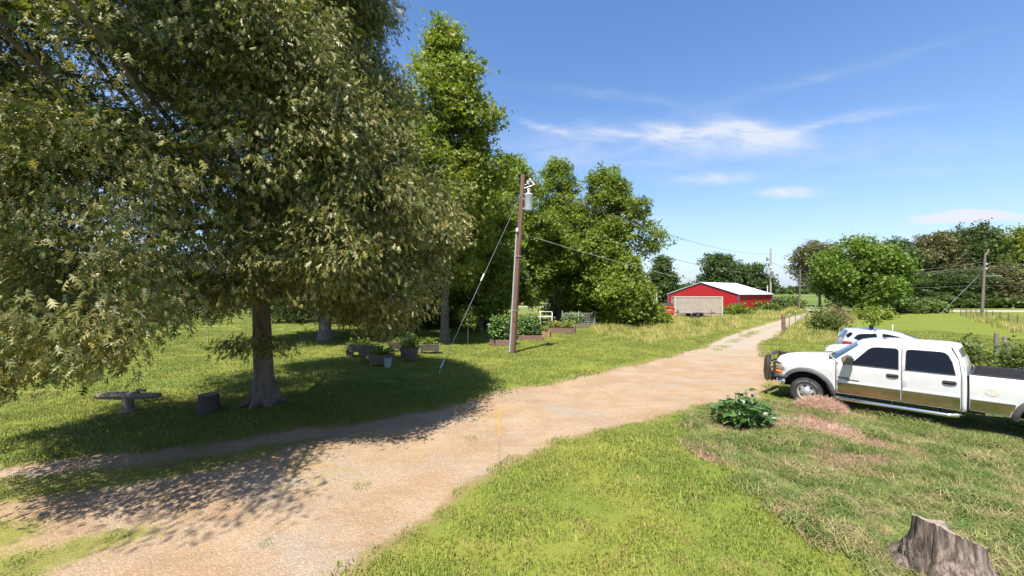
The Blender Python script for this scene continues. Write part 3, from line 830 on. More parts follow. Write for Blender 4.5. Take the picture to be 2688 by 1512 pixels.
def tree(name, label, px, depth, H, prof, z0, seed, tmpl=CLUMP, lm=MAPLE_L, group=None, cat='tree', **k):
    x = (px - 1344) / F * depth
    o = thing(name, label, cat, (x, depth, 0), 0, group)
    grow(o, seed, H, z0, prof, tmpl, lm, **k); return o
G1 = 'tall trees behind the utility pole'
kw = dict(n_prim=46, n_sub=9, n_tw=4, per=9, fill=760, rin=.35, jit=(.5, 1.0), lobes=26, lsize=(.30, .50), lpos=(.40, .85), lmin=.55, spread=.21, size=.215, sub_len=1.3, droop=.4, el=(-2, 66), gap=-.22, gscale=.42, arch=.10, s0=.2)
tree('maple_tree', 'tallest light green tree with a thin spire, right behind the oak', 1168, 26, 19.7, egg(3.3, 3.5, .6, .36, .03), 4.0, 11, lm=MAPLE_L, group=G1, trunk_r=.28, **{**kw, 'n_prim': 90, 'el': (5, 72), 'fill': 1000, 'lobes': 40, 'gap': -.2})
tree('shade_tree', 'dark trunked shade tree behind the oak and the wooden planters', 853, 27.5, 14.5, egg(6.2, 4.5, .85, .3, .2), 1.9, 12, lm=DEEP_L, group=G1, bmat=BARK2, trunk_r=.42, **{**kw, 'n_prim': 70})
tree('maple_tree', 'slim leafy tree just left of the brown utility pole', 1262, 33, 13.2, egg(3.1, 3.2, .75, .35, .14), 1.2, 13, lm=HACK_L, group=G1, trunk_r=.18, multi=2, **{**kw, 'n_prim': 56})
tree('maple_tree', 'airy several stemmed tree showing sky directly behind the utility pole', 1350, 38, 15.4, egg(3.6, 3.4, .6, .45, .14), 2.0, 14, lm=HACK_L, group=G1, trunk_r=.26, multi=3, **{**kw, 'n_prim': 60, 'gap': -.2})
tree('hackberry_tree', 'pointed green tree right of the pole above the raised garden beds', 1466, 42, 16.6, egg(3.5, 3.3, .6, .4, .08), 1.6, 15, lm=HACK_L, group=G1, trunk_r=.22, multi=2, **{**kw, 'n_prim': 66, 'gap': -.14})
tree('hackberry_tree', 'rounded dense green tree at the right end of the tall row', 1592, 39.5, 14.8, egg(3.7, 3.4, .8, .45, .25), .7, 16, lm=HACK_L, group=G1, trunk_r=.25, multi=2, **{**kw, 'n_prim': 76})
tree('mulberry_tree', 'low spreading bushy tree leaning out right of the tall row', 1640, 36.5, 6.0, egg(2.0, 2.0, .9, .4, .3), .5, 17, lm=HACK_L, group=G1, trunk_r=.12, multi=3, **{**kw, 'n_prim': 40, 'sub_len': 1.0})
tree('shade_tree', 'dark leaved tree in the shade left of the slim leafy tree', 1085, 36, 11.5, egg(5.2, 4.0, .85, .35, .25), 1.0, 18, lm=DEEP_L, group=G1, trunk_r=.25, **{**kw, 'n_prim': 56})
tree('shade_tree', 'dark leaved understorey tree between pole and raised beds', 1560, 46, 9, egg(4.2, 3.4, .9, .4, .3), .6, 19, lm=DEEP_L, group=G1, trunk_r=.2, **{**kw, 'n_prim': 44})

def shrub(name, label, px, py, w, h, lm, seed, cat='bush', n=60, per=12, size=.16, group=None, tmpl=CLUMP, wy=None):
    x, y, _ = P(px, py)
    o = thing(name, label, cat, (x, y, 0), 0, group)
    rng = np.random.default_rng(seed); wood = MB(); cs, ds = [], []
    for i in range(n):
        a = i * 2.4 + rng.normal() * .3; r = math.sqrt((i + .5) / n); e = math.sqrt(max(0, 1 - r * r * .85)) * rng.uniform(.55, 1.1)
        tip = np.array([w * r * math.cos(a), (wy or w) * r * math.sin(a), h * max(.12, e)])
        wood.tube([(tip[0] * .15, tip[1] * .15, 0), tuple(tip * np.array([.5, .5, .65])), tuple(tip)], [.018 * h, .012 * h, .004], 4, False)
        for k in range(4):
            f = .4 + .6 * (k + rng.uniform()) / 4
            cs.append(tip * np.array([.3 + .7 * f, .3 + .7 * f, f]) + rng.normal(size=3) * .06 * h); ds.append(norm(tip + np.array([0, 0, .3])))
    wood.build('stem', BARK2, o, recalc=False)
    V_, T_ = leaf_cloud(rng, np.array(cs), np.array(ds), per, .11 * h + .03, size, tmpl, .25, .7, .8, .8)
    V_[:, 2] = np.maximum(V_[:, 2], .01)
    tri_mesh('foliage', V_, T_, lm, o); return o

# far trees: fewer, larger sprays
fw = dict(n_prim=40, n_sub=8, n_tw=3, per=8, fill=330, rin=.4, jit=(.6, 1.0), lobes=20, lsize=(.30, .46), lpos=(.45, .85), lmin=.7, spread=.42, size=.42, sub_len=1.9, droop=.25, detail=6, s0=.25, gap=-.3)
tree('poplar_tree', 'small pointed tree left of the red barn', 1738, 78, 9.6, egg(2.3, 2.3, .7, .3, .08), .8, 31, lm=DEEP_L, trunk_r=.2, **{**fw, 'n_prim': 34, 'sub_len': 1.1, 'size': .32, 'spread': .3})
tree('round_tree', 'round dense dark tree behind the barn roof', 1890, 104, 12.4, egg(4.6, 4.6, .85, .5, .55), .8, 32, lm=DEEP_L, trunk_r=.35, **{**fw, 'n_prim': 60, 'gap': -.6})
tree('pine_tree', 'ragged flat topped dark tree behind the right end of the barn', 1970, 104, 9.6, egg(3.7, 3.7, .8, .55, .5), .8, 33, lm=DEEP_L, trunk_r=.3, **{**fw, 'n_prim': 34, 'gap': -.12, 'el': (0, 20)})
tree('sycamore_tree', 'bright green spreading tree at the edge of the mown field', 2268, 63, 11.0, egg(5.2, 4.8, .66, .42, .25), .9, 34, lm=BRIGHT_L, trunk_r=.42, **{**fw, 'n_prim': 50, 'n_sub': 8, 'size': .34, 'sub_len': 1.6, 'gap': -.1, 'gscale': .4, 'fill': 600, 'lobes': 26, 'lpos': (.5, 1.02), 'lsize': (.20, .40)})
tree('dying_tree', 'thin grey brown tree left of the bright green spreading tree', 2152, 92, 13.8, egg(5.0, 5.0, .4, .6, .4), 3.5, 35, lm=BROWN_L, trunk_r=.3, **{**fw, 'n_prim': 44, 'gap': -.1, 'size': .34, 'n_sub': 7})
WOOD = 'trees of the wood across the road'
src = {}
for k_, (lab, lm, sd_, H, rx) in enumerate((('dark', DEEP_L, 41, 15, 6.2), ('browning', BROWN_L, 42, 15, 6.0), ('olive', MAPLE_L, 43, 14, 6.4))):
    src[lab] = (lm, sd_, H, rx)
rows = [  # px, depth, height scale, kind, label
    (2322, 96, 1.0, 'dark', 'low dark tree of the wood just right of the bright tree'),
    (2385, 98, .98, 'dark', 'dark round topped tree second in the wood'),
    (2452, 95, 1.08, 'browning', 'rust brown topped tree in the wood'),
    (2500, 99, 1.14, 'browning', 'taller rust brown tree beside the dark spire of the wood'),
    (2560, 94, 1.20, 'dark', 'tallest dark tree of the wood with a ragged spire behind the grey pole'),
    (2612, 97, 1.04, 'olive', 'olive tree of the wood just right of the grey pole'),
    (2665, 92, 1.2, 'olive', 'tall olive tree of the wood at the edge of the photo'),
    (2735, 93, 1.2, 'dark', 'dark tree of the wood past the tall olive one'),
    (2478, 88, .52, 'dark', 'low dark tree at the front of the wood left of the grey pole'),
    (2530, 87, .52, 'dark', 'low dark tree at the front of the wood beside the grey pole'),
    (2625, 86, .56, 'browning', 'low brownish tree at the front of the wood right of the grey pole'),
    (2345, 110, 1.05, 'browning', 'brownish tree behind the low dark tree of the wood')]
made = {}
for px, dp, s, kd, lab in rows:
    lm, sd_, H, rx = src[kd]; x = (px - 1344) / F * dp
    if kd not in made:
        o = thing('wood_tree', lab, 'tree', (x, dp, 0), 0, WOOD)
        grow(o, sd_, H, .6, egg(rx, rx, .9, .45, .32), CLUMP, lm, trunk_r=.3, **{**fw, 'n_prim': 64, 'gap': -.42}); o.scale = (s ** .5, s ** .5, s); made[kd] = o
    else: copy_thing(made[kd], lab, (x, dp, 0), px * .37, (s ** .5, s ** .5, s))

def mass(name, pts, h, depth_, n, size, lm, seed):      # a far-off wood that reads as one mass
    rng = np.random.default_rng(seed); pts = np.array(pts, float); k = rng.uniform(0, len(pts) - 1.001, n); i = k.astype(int); f = (k - i)[:, None]
    p = pts[i] * (1 - f) + pts[i + 1] * f
    hh = np.array([h * (.62 + .5 * mnoise.noise((a * .035, b * .035, seed)) + .25 * mnoise.noise((a * .13, b * .13, seed))) for a, b in p])
    c = np.stack([p[:, 0] + rng.normal(size=n) * depth_ * .3, p[:, 1] + rng.normal(size=n) * depth_, np.abs(hh) * np.sqrt(rng.uniform(0, 1, n))], -1)
    d = norm(rng.normal(size=(n, 3)) + np.array([0, 0, .4]))
    V_, T_ = leaf_cloud(rng, c, d, 1, .1, size, CLUMP, .1)
    return tag(tri_mesh(name, V_, T_, lm), kind='stuff')
mass('far_treeline', [(-700, 620), (-300, 640), (100, 650), (420, 650), (800, 640), (1200, 620)], 15, 14, 15000, 6.0, DEEP_L, 3)
mass('hedgerow', [(-120, 60), (-70, 84), (-25, 98), (15, 104)], 4.5, 2.0, 9000, .9, DEEP_L, 4)
mass('undergrowth', [(70, 84), (95, 83), (125, 82), (150, 84)], 3.2, 1.2, 9000, .6, DEEP_L, 5)

shrub('shrub', 'leafy green bush at the end of the tall row beside the drive', 1724, 862, 1.0, 2.1, HACK_L, 51, n=60, per=14, size=.2)
shrub('shrub', 'dark green bush under the low spreading tree', 1690, 838, 1.4, 2.0, DEEP_L, 52, n=50, per=12, size=.2)
shrub('shrub', 'light green leafy bush behind the white hatchback', 2162, 876, 1.05, 1.75, SHRUB_L, 53, n=60, per=14, size=.15)
shrub('shrub', 'brownish seeding bush between corner post and white car', 2192, 862, 1.3, 2.1, leafmat('seeding weeds', [(0, (.10, .11, .03)), (.6, (.20, .17, .06)), (1, (.30, .24, .11))], trans=.25), 54, n=60, per=12, size=.13)
shrub('shrub', 'dark ground bush at the foot of the bright green tree', 2290, 838, 2.6, 1.5, HACK_L, 55, n=50, per=12, size=.25, wy=1.5)
shrub('shrub', 'clipped looking dark bush right of the grey wooden pole', 2037, 815, 1.6, 2.3, DEEP_L, 56, n=40, per=12, size=.28)
shrub('shrub', 'low wide bush in front of the red barn corner', 1990, 822, 3.2, 1.9, SHRUB_L, 57, n=50, per=12, size=.28)
shrub('shrub', 'small olive bush beyond the drive near the thin bare pole', 2075, 812, 2.6, 2.4, SHRUB_L, 58, n=46, per=12, size=.3)
shrub('shrub', 'green bush in the weeds in front of the barn', 1935, 828, 2.4, 1.5, HACK_L, 59, n=46, per=12, size=.26)
shrub('shrub', 'pale yellow green bush on the verge of the road under the wood', 2440, 822, 3.0, 2.0, SHRUB_L, 60, n=50, per=12, size=.3, wy=1.2)
shrub('shrub', 'yellow green bush on the verge left of the pale verge bush', 2390, 823, 2.6, 1.5, SHRUB_L, 61, n=50, per=12, size=.3, wy=1.2)
shrub('shrub', 'thin leggy weed clump at the two grey posts', 2660, 985, .7, 1.35, SHRUB_L, 62, n=30, per=8, size=.12)
shrub('shrub', 'straggly weed left of the two grey posts', 2545, 958, .6, 1.2, SHRUB_L, 63, n=24, per=7, size=.13)

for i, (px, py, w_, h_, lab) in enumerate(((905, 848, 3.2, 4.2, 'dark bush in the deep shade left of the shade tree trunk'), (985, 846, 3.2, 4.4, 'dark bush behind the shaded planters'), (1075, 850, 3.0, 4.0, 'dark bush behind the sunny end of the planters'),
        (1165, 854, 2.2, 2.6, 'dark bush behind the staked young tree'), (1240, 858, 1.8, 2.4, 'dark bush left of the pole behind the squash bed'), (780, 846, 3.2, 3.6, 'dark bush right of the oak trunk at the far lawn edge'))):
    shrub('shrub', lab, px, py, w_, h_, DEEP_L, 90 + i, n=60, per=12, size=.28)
# the broad leaved weed on the cut patch in front of the truck
def broad_weed():
    x, y, _ = P(1952, 1122)
    o = thing('pokeweed_plant', 'dark green broad leaved weed on the dry cut patch by the truck wheel', 'plant', (x, y, 0))
    rng = np.random.default_rng(70); wood = MB(); cs, ds = [], []
    for i in range(44):
        a = i * 2.4; r = math.sqrt((i + .5) / 44); h = .86 * (1 - .5 * r * r) * rng.uniform(.8, 1.1)
        tip = np.array([.74 * r * math.cos(a), .58 * r * math.sin(a), h])
        wood.tube([(tip[0] * .25, tip[1] * .25, 0), (tip[0] * .7, tip[1] * .7, h * .7), tuple(tip)], [.012, .009, .005], 5, False)
        for k in range(6):
            f = .35 + .65 * (k + .5) / 6
            cs.append(tip * np.array([.3 + .7 * f, .3 + .7 * f, f])); ds.append(norm(np.array([math.cos(a + k * 2.1), math.sin(a + k * 2.1), .25])))
    wood.build('stem', mat('weed stem', (.12, .16, .04), (.2, .12, .09), 8), o, recalc=False)
    v, t = leaf_oval(.22, .05)
    V_, T_ = leaf_cloud(rng, np.array(cs), np.array(ds), 2, .04, .23, (v, t), .35, .9, .35)
    V_[:, 2] = np.maximum(V_[:, 2], .02)
    tri_mesh('foliage', V_, T_, POKE_L, o)
broad_weed()
# ------------------------------------------------------------------ vehicles
PAINT = mat('white paint', (.60, .60, .60), (.545, .54, .525), 2.2, .28, coat=.6, spec=.5)
PAINT2 = mat('pearl paint', (.41, .43, .46), None, rough=.25, coat=.8)
GLASS = mat('tinted glass', (.006, .007, .010), None, rough=.05, spec=.32)
SHIELD = mat('windscreen glass', (.035, .05, .06), None, rough=.03, spec=1.0, coat=1.0)
BLACKP = mat('black plastic', (.022, .022, .024), (.035, .034, .034), 14, .55)
GREYP = mat('faded grey plastic', (.052, .050, .052), (.08, .077, .078), 10, .62)
RUBBER = mat('tyre rubber', (.022, .021, .020), (.045, .04, .036), 9, .85, bump=.3, bscale=60)
CHROME = mat('chrome', (.80, .79, .77), None, rough=.09, metal=1.0)
STAIN = mat('polished rocker steel', (.52, .46, .36), None, rough=.10, metal=1.0)
ALLOY = mat('wheel alloy', (.60, .59, .57), (.46, .45, .43), 14, .42, metal=.6)
AMBER = mat('amber lens', (.75, .20, .03), None, rough=.15, coat=.5)
LENS = mat('yellowed lamp lens', (.36, .30, .17), (.20, .17, .10), 22, .12, coat=.5)
REDL = mat('red lamp lens', (.30, .012, .015), None, rough=.12, coat=.8)
DARK = mat('underbody and shade black', (.008, .008, .008), None, rough=.9)  # near-black for the underbody, also painted shade in gaps, arches and rim openings
RUST = mat('brown black steel', (.040, .028, .026), (.075, .05, .045), 9, .5)
DECAL = mat('faded decal', (.46, .40, .33), (.66, .62, .57), 30, .6)
WHITEL = mat('white tyre lettering', (.6, .6, .58), None, rough=.7)

def smooth01(t): t = max(0.0, min(1.0, t)); return t * t * (3 - 2 * t)

def wheel(parent, x, y, r, w, rim_r, side, holes=6, letters=False):
    """side: +1 faces +y"""
    s = side
    def A(mb, prof, n=40): mb.lathe([(a, b * s) for a, b in prof], n, (x, y, r), 'y', False)
    t = MB(); h = w / 2
    A(t, [(rim_r * .97, h * .80), (rim_r * 1.03, h * .98), (r * .80, h * 1.06), (r * .93, h * .98), (r * .985, h * .72), (r, h * .3), (r, -h * .3), (r * .985, -h * .72), (r * .93, -h), (rim_r, -h)])
    # tread grooves read as small blocks round the shoulder
    for k in range(44):
        a = 2 * PI * k / 44; ca, sa = math.cos(a), math.sin(a)
        m = Matrix.Rotation(-a, 3, 'Y')
        t.box((x + ca * r * .985, y + s * h * .72, r + sa * r * .985), (.016, .05, .034), m=m)
    if letters:
        t.cur = 1; rng = random.Random(4)
        for k in range(17):
            if k == 6: continue
            a = R(150 - k * 6.6) if s == 1 else R(30 + k * 6.6)
            rad = .298; c = (x + rad * math.cos(a), y + s * .1345, r + rad * math.sin(a)); m = Matrix.Rotation(-(a - PI / 2), 3, 'Y')
            hgt = rng.uniform(.016, .028); t.box(c, (.006, .003, hgt), m=m)
            off = m @ Vector((.009, 0, (hgt / 2 - .003) * rng.choice((-1, 0, 1)))); t.box((c[0] + off.x, c[1], c[2] + off.z), (.012, .003, .005), m=m)
    o = t.build('tyre', [RUBBER, WHITEL], parent, smooth=True, sharp=30)
    q = MB()
    A(q, [(rim_r * 1.0, h * .80), (rim_r * .97, h * .90), (rim_r * .90, h * .86), (rim_r * .84, h * .62), (rim_r * .58, h * .80), (rim_r * .42, h * .84), (rim_r * .40, h * 1.0), (rim_r * .34, h * 1.08), (0.001, h * 1.10)])
    for k in range(8):
        a = 2 * PI * k / 8 + .2
        q.lathe([(.001, s * h * 1.0), (.012, s * h * 1.0), (.012, s * h * .8)], 6, (x + math.cos(a) * rim_r * .50, y, r + math.sin(a) * rim_r * .50), 'y')
    hl = q; hl.cur = 1  # dark ovals on the rim face, painted shade in place of open holes
    for k in range(holes):
        a = 2 * PI * k / holes + .3; n = 14; vs = []
        for tier in (0, 1):
            for j in range(n):
                b = 2 * PI * j / n; du = math.cos(b) * rim_r * .19; dv = math.sin(b) * rim_r * .105; rad = rim_r * .70 + dv
                px = rad * math.cos(a) - du * math.sin(a); pz = rad * math.sin(a) + du * math.cos(a)
                f = (rad / rim_r - .58) / .26
                yy = h * (.80 - .18 * max(0, min(1, f))) + .008 - tier * .03
                vs.append((x + px, y + s * yy, r + pz))
        hl.add(vs, [tuple(range(n))] + [(j, (j + 1) % n, n + (j + 1) % n, n + j) for j in range(n)])
    q.build('rim', [ALLOY, DARK], o, smooth=True, sharp=40)
    return o

def pickup():
    u = Vector((-.647, .763)).normalized(); base = Vector((8.16, 11.64)) + Vector((.763, .647)) * .97
    T = thing('pickup_truck', 'white crew cab pickup truck with black grille guard parked beside the drive', 'pickup truck', (base.x, base.y, 0), math.atan2(u.y, u.x))
    def zed(x):
        pts = [(-7, 1.30), (-.68, 1.30), (-.3, 1.295), (0, 1.275), (.3, 1.245), (.45, 1.22), (.66, 1.14), (.76, 1.05), (1.2, 1.0)]
        for (a, b), (c, d) in zip(pts, pts[1:]):
            if a <= x <= c: return b + (d - b) * (x - a) / (c - a)
        return 1.0
    def w(x, z, cab=False):
        W = .965
        if x > .1: W -= .15 * ((x - .1) / .8) ** 2
        if z < .62: W -= .035 * ((.62 - z) / .17) ** 2
        if z < .95: W -= .012 * (.95 - z) / .35
        if cab or x < -.67 and x > -3.045:
            if z > 1.26: W -= .30 * (z - 1.26) + .06 * smooth01((z - 1.79) / .1)
            elif z > 1.16: W -= .008 * (z - 1.16) / .1
        else:
            W -= .07 * smooth01((z - (zed(x) - .14)) / .14)
        return W
    def S(off=0.0, s=1): return lambda x, z: (x, s * (w(x, z) + off), z)
    def arch(cx, cz, r, a0, a1, n=18): return [(cx + r * math.cos(R(a0 + (a1 - a0) * i / n)), cz + r * math.sin(R(a0 + (a1 - a0) * i / n))) for i in range(n + 1)]
    XR = -4.32
    # body: cab skin, hood and the windscreen frame
    def rows(keys, n, frac=1.0, off=(0, 0), ny=17):
        out = []
        for Xc, zc, Xs, zs, ww in catmull(keys, n):
            r = []
            for k in range(ny):
                t = -1 + 2 * k / (ny - 1); t *= frac; q = 1 - abs(t) ** 2.4
                r.append((Xs + (Xc - Xs) * q + off[0], t * ww, zs + (zc - zs) * q + off[1]))
            out.append(r)
        return out
    def wk(x, z): return w(x, z)
    hood_k = [(.93, 1.06, .77, 1.04, w(.77, 1.04)), (.90, 1.17, .74, 1.07, w(.74, 1.07)), (.80, 1.255, .66, 1.14, w(.66, 1.14)), (.5, 1.33, .45, 1.22, w(.45, 1.22)), (0, 1.385, 0, 1.275, w(0, 1.275)), (-.36, 1.40, -.66, 1.30, w(-.66, 1.30))]
    wind_k = [(-.36, 1.385, -.68, 1.30, w(-.69, 1.30)), (-.7, 1.62, -.94, 1.55, w(-.94, 1.55)), (-1.05, 1.865, -1.20, 1.80, w(-1.2, 1.80))]
    roof_k = [(-1.05, 1.865, -1.20, 1.80, w(-1.2, 1.8)), (-1.25, 1.915, -1.38, 1.858, w(-1.38, 1.858)), (-1.6, 1.945, -1.65, 1.878, w(-1.65, 1.878)), (-2.3, 1.95, -2.3, 1.882, w(-2.3, 1.882)), (-2.72, 1.94, -2.76, 1.875, w(-2.76, 1.875)), (-2.90, 1.90, -2.84, 1.855, w(-2.84, 1.855))]
    back_k = [(-2.90, 1.90, -2.84, 1.855, w(-2.84, 1.855)), (-3.0, 1.6, -2.94, 1.6, w(-2.94, 1.6)), (-3.05, 1.32, -3.03, 1.30, w(-3.03, 1.30)), (-3.05, .55, -3.03, .55, w(-3.03, .55))]
    b = MB()
    b.grid(rows(wind_k, 4)); b.grid(rows(roof_k, 4)); b.grid(rows(back_k, 4))
    for s in (1, -1):
        # fender, with the wheel opening cut out of it
        o_ = [(.66, .70), (.56, .68)] + arch(0, .41, .56, 30, 174) + [(-.655, .47), (-.655, 1.30), (-.3, 1.295), (0, 1.275), (.3, 1.245), (.45, 1.22), (.66, 1.14), (.74, 1.085), (.745, 1.07), (.60, 1.07), (.59, .80), (.68, .795)]
        b.panel(o_, S(0, s))
        c_ = [(-2.952, .47), (-2.952, 1.3), (-2.915, 1.6), (-2.80, 1.872), (-2.84, 1.855), (-2.94, 1.6), (-3.03, 1.30), (-3.03, .47)]
        b.panel(c_, S(0, s), seg=.05)
        rr = [(-.68, 1.302), (-.94, 1.552), (-1.20, 1.802), (-1.38, 1.86), (-1.65, 1.88), (-2.3, 1.884), (-2.78, 1.874)]
        b.tube([(x, s * (w(x, z) - .012), z - .012) for x, z in rr], .024, 6)
    b.build('cab', PAINT, T, smooth=True, solid=.012, sharp=50)
    hb = MB(); hb.grid(rows(hood_k, 5)); hb.build('hood', PAINT, T, smooth=True, solid=.012, sharp=55)
    g = MB(); g.grid(rows(wind_k, 4, .90, (.008, .008))[1:-1]); g.build('windshield', SHIELD, T, smooth=True)
    dk = MB()
    for k in range(9):
        dk.box((-.40 - .012 * abs(k - 4) ** 1.6, (k - 4) * .17, 1.385 - .006 * abs(k - 4)), (.07, .16, .03))
    dk.tube([(-.43, -.45, 1.42), (-.52, .1, 1.475), (-.50, .55, 1.45)], .012, 5); dk.tube([(-.46, .3, 1.42), (-.60, .62, 1.52)], .010, 5)
    dk.build('wiper', BLACKP, T)
    rg = MB(); rg.grid(rows(back_k[:2], 4, .78, (-.008, .004))[1:-1]); rg.build('rear_window', GLASS, T, smooth=True)
    # doors with their glass, handles, mouldings
    FD = [(-.668, .475), (-.668, 1.29), (-.70, 1.315), (-1.205, 1.795), (-1.38, 1.852), (-1.65, 1.872), (-1.944, 1.876), (-1.952, .475)]
    RD = [(-1.964, .475), (-1.956, 1.876), (-2.3, 1.876), (-2.77, 1.868), (-2.905, 1.6), (-2.942, 1.3), (-2.942, .475)]
    FG = [(-.985, 1.283), (-1.02, 1.33), (-1.33, 1.69), (-1.40, 1.735), (-1.5, 1.75), (-1.82, 1.755), (-1.865, 1.735), (-1.885, 1.69), (-1.90, 1.283)]
    RG = [(-2.035, 1.287), (-2.035, 1.70), (-2.06, 1.74), (-2.12, 1.753), (-2.60, 1.753), (-2.68, 1.74), (-2.735, 1.69), (-2.80, 1.55), (-2.855, 1.30), (-2.845, 1.287)]
    for s in (1, -1):
        for D, G, hx, hz, x0, x1 in ((FD, FG, -1.795, 1.10, -.70, -1.945), (RD, RG, -2.765, 1.09, -1.975, -2.935)):
            m = MB(); m.panel(D, S(.001, s)); d = m.build('door', PAINT, T, smooth=True, solid=.016, sharp=50)
            gx = sum(p[0] for p in G) / len(G); gzc = sum(p[1] for p in G) / len(G)
            sl = MB(); sl.panel([(gx + (x - gx) * 1.035, gzc + (z - gzc) * 1.07) for x, z in G], S(.004, s)); sl.build('window_seal', BLACKP, d, smooth=True)
            m = MB(); m.panel(G, S(.008, s)); m.build('window', GLASS, d, smooth=True)
            hd = MB(); hd.prism([(hx + a * .115, hz + c * .042) for a, c in ((-1, -.5), (-.8, -1), (.8, -1), (1, -.5), (1, .5), (.8, 1), (-.8, 1), (-1, .5))], .018, lambda x, z, t: (x, s * (w(x, z) + .002 + t), z))
            hd.box((hx, s * (w(hx, hz) + .032), hz + .006), (.15, .022, .030)); hd.build('handle', BLACKP, d, bevel=.006)
            lo = MB(); lo.prism([(x0, .50), (x1, .50), (x1, .765), (x0 - .03 * (x0 > -1), .765)], .006, lambda x, z, t: (x, s * (w(x, .70) + .008 + t), z)); lo.build('rocker_trim', STAIN, d)
            st = MB(); st.prism([(x0 - .03 * (x0 > -1), .775), (x1, .775), (x1, .815), (x0 - .03 * (x0 > -1), .815)], .016, lambda x, z, t: (x, s * (w(x, z) + .003 + t), z)); st.build('side_molding', PAINT, d, bevel=.005)
        if s == 1:
            bd = MB()
            for bx, bz, bl in ((-.83, .915, .23), (-.85, .885, .23), (-1.02, .868, .28)):
                bd.box((bx, w(bx, bz) + .006, bz), (bl, .012, .016))
            bd.build('door_badge', BLACKP, T, bevel=.003)
        # mirror
        mm = MB(); bx = -.93
        mm.prism([(.0, -.105), (.05, -.13), (.055, .09), (.0, .125), (-.10, .10), (-.12, -.09)], .24, lambda a, c, t: (bx + a + .03 * t, s * (w(-.95, 1.30) + .06 + t), 1.40 + c))
        mm.box((-.93, s * (w(-.95, 1.30) + .03), 1.335), (.10, .10, .06)); mo = mm.build('mirror', BLACKP, T, smooth=True, bevel=.02, sharp=50)
        mg = MB(); mg.box((-1.06, s * (w(-.95, 1.3) + .18), 1.40), (.012, .19, .18)); mg.build('mirror_glass', CHROME, mo, bevel=.004)
        mc = MB(); mc.prism([(.045, -.06), (.062, .06), (.0, .105), (-.06, .09), (-.03, -.02)], .006, lambda a, c, t: (bx + a + .03, s * (w(-.95, 1.30) + .302 + t), 1.40 + c)); mc.build('mirror_cap', CHROME, mo, bevel=.002)
        # running board
        nb = MB(); nb.tube([(-.60, s * .86, .40), (-.68, s * 1.0, .375), (-.80, s * 1.045, .365), (-2.75, s * 1.045, .365), (-2.90, s * 1.0, .375), (-2.97, s * .86, .40)], .042, 12)
        for xx in (-.95, -1.8, -2.6): nb.tube([(xx, s * .70, .45), (xx, s * 1.03, .37)], .022, 6)
        nb.build('side_step', CHROME, T, smooth=True)
        for cx, cz in ((0, .41), (XR, .41)):
            fl = MB(); A0, A1 = (31, 178) if cx == 0 else (2, 178); rws = []
            for i in range(25):
                a = R(A0 + (A1 - A0) * i / 24); row = []
                for rr_, of in ((.545, -.06), (.545, .035), (.56, .055), (.62, .050), (.655, .022), (.665, -.004)):
                    sx = 1.0; sz = 1.0 if rr_ < .56 else .97
                    xx = cx + rr_ * math.cos(a) * sx; zz = cz + rr_ * math.sin(a) * sz
                    row.append((xx, s * (w(xx, min(zz, 1.0)) + of), zz))
                rws.append(row)
            fl.grid(rws); fl.build('fender_flare', GREYP, T, smooth=True, sharp=70)
        # headlamp stack
        hl = MB(); hp = [(.775, .86), (.90, .865), (.885, .93), (.855, 1.02), (.83, 1.045), (.735, 1.05), (.735, .93)]
        def lampfn(x, z): return (x - .01, s * (w(min(x, .8), .9) + .002 - 1.1 * max(0, x - .74) ** 1.3), z)
        hl.panel([(.605, .905), (.90, .905), (.885, 1.0), (.86, 1.06), (.612, 1.06)], lampfn, step=.05); hl.build('headlight', LENS, T, smooth=True, solid=.02)
        am = MB(); am.panel([(.60, .808), (.90, .808), (.90, .892), (.604, .892)], lampfn, step=.05); am.build('turn_signal', AMBER, T, smooth=True, solid=.02)
        fb = MB(); fb.box((.70, s * .45, .76), (.10, .5, .05)); fb.box((.74, s * .70, .94), (.22, .26, .34)); fb.build('lamp_housing', BLACKP, T)
    # bed
    bd = MB()
    for s in (1, -1):
        o_ = [(-3.075, .52), (-3.075, 1.30), (-5.95, 1.30), (-5.95, .62)] + [(XR - .64, .60)] + arch(XR, .41, .56, 162, 6)[:] + [(XR + .60, .50)]
        bd.panel(o_, S(0, s))
        bd.grid([[(x, s * yy, z) for x in (-3.075, -4.5, -5.95)] for yy, z in ((.885, 1.30), (.875, 1.315), (.84, 1.318), (.825, 1.305), (.82, 1.02))])
    bd.box((-5.97, 0, .95), (.05, 1.8, .72))
    bed = bd.build('bed', PAINT, T, smooth=True, sharp=40)
    ln = MB()
    for s in (1, -1):
        ln.box((-4.51, s * .80, 1.075), (2.84, .03, .47)); ln.box((-4.51, s * .852, 1.322), (2.85, .075, .012))
        ln.box((XR, s * .66, .93), (.9, .26, .22))
    ln.box((-4.51, 0, .83), (2.84, 1.6, .03)); ln.box((-3.10, 0, 1.07), (.03, 1.6, .48)); ln.box((-5.93, 0, 1.07), (.03, 1.6, .48))
    ln.build('bed_liner', BLACKP, T)
    for s in (1, -1):
        gp = MB(); gp.box((-3.052, s * .93, .90), (.03, .03, .78)); gp.build('cab_gap', DARK, T)  # black strip painting the shade between cab and bed
    for s in (1, -1):
        m = MB(); m.prism([(-3.09, .54), (XR + .66, .54), (XR + .645, .62), (XR + .60, .70), (XR + .58, .765), (-3.09, .765)], .006, lambda x, z, t: (x, s * (w(x, .70) + .008 + t), z)); m.build('rocker_trim', STAIN, T)
        m = MB(); m.prism([(-3.09, .775), (XR + .59, .775), (XR + .585, .815), (-3.09, .815)], .016, lambda x, z, t: (x, s * (w(x, z) + .003 + t), z)); m.build('side_molding', PAINT, T, bevel=.005)
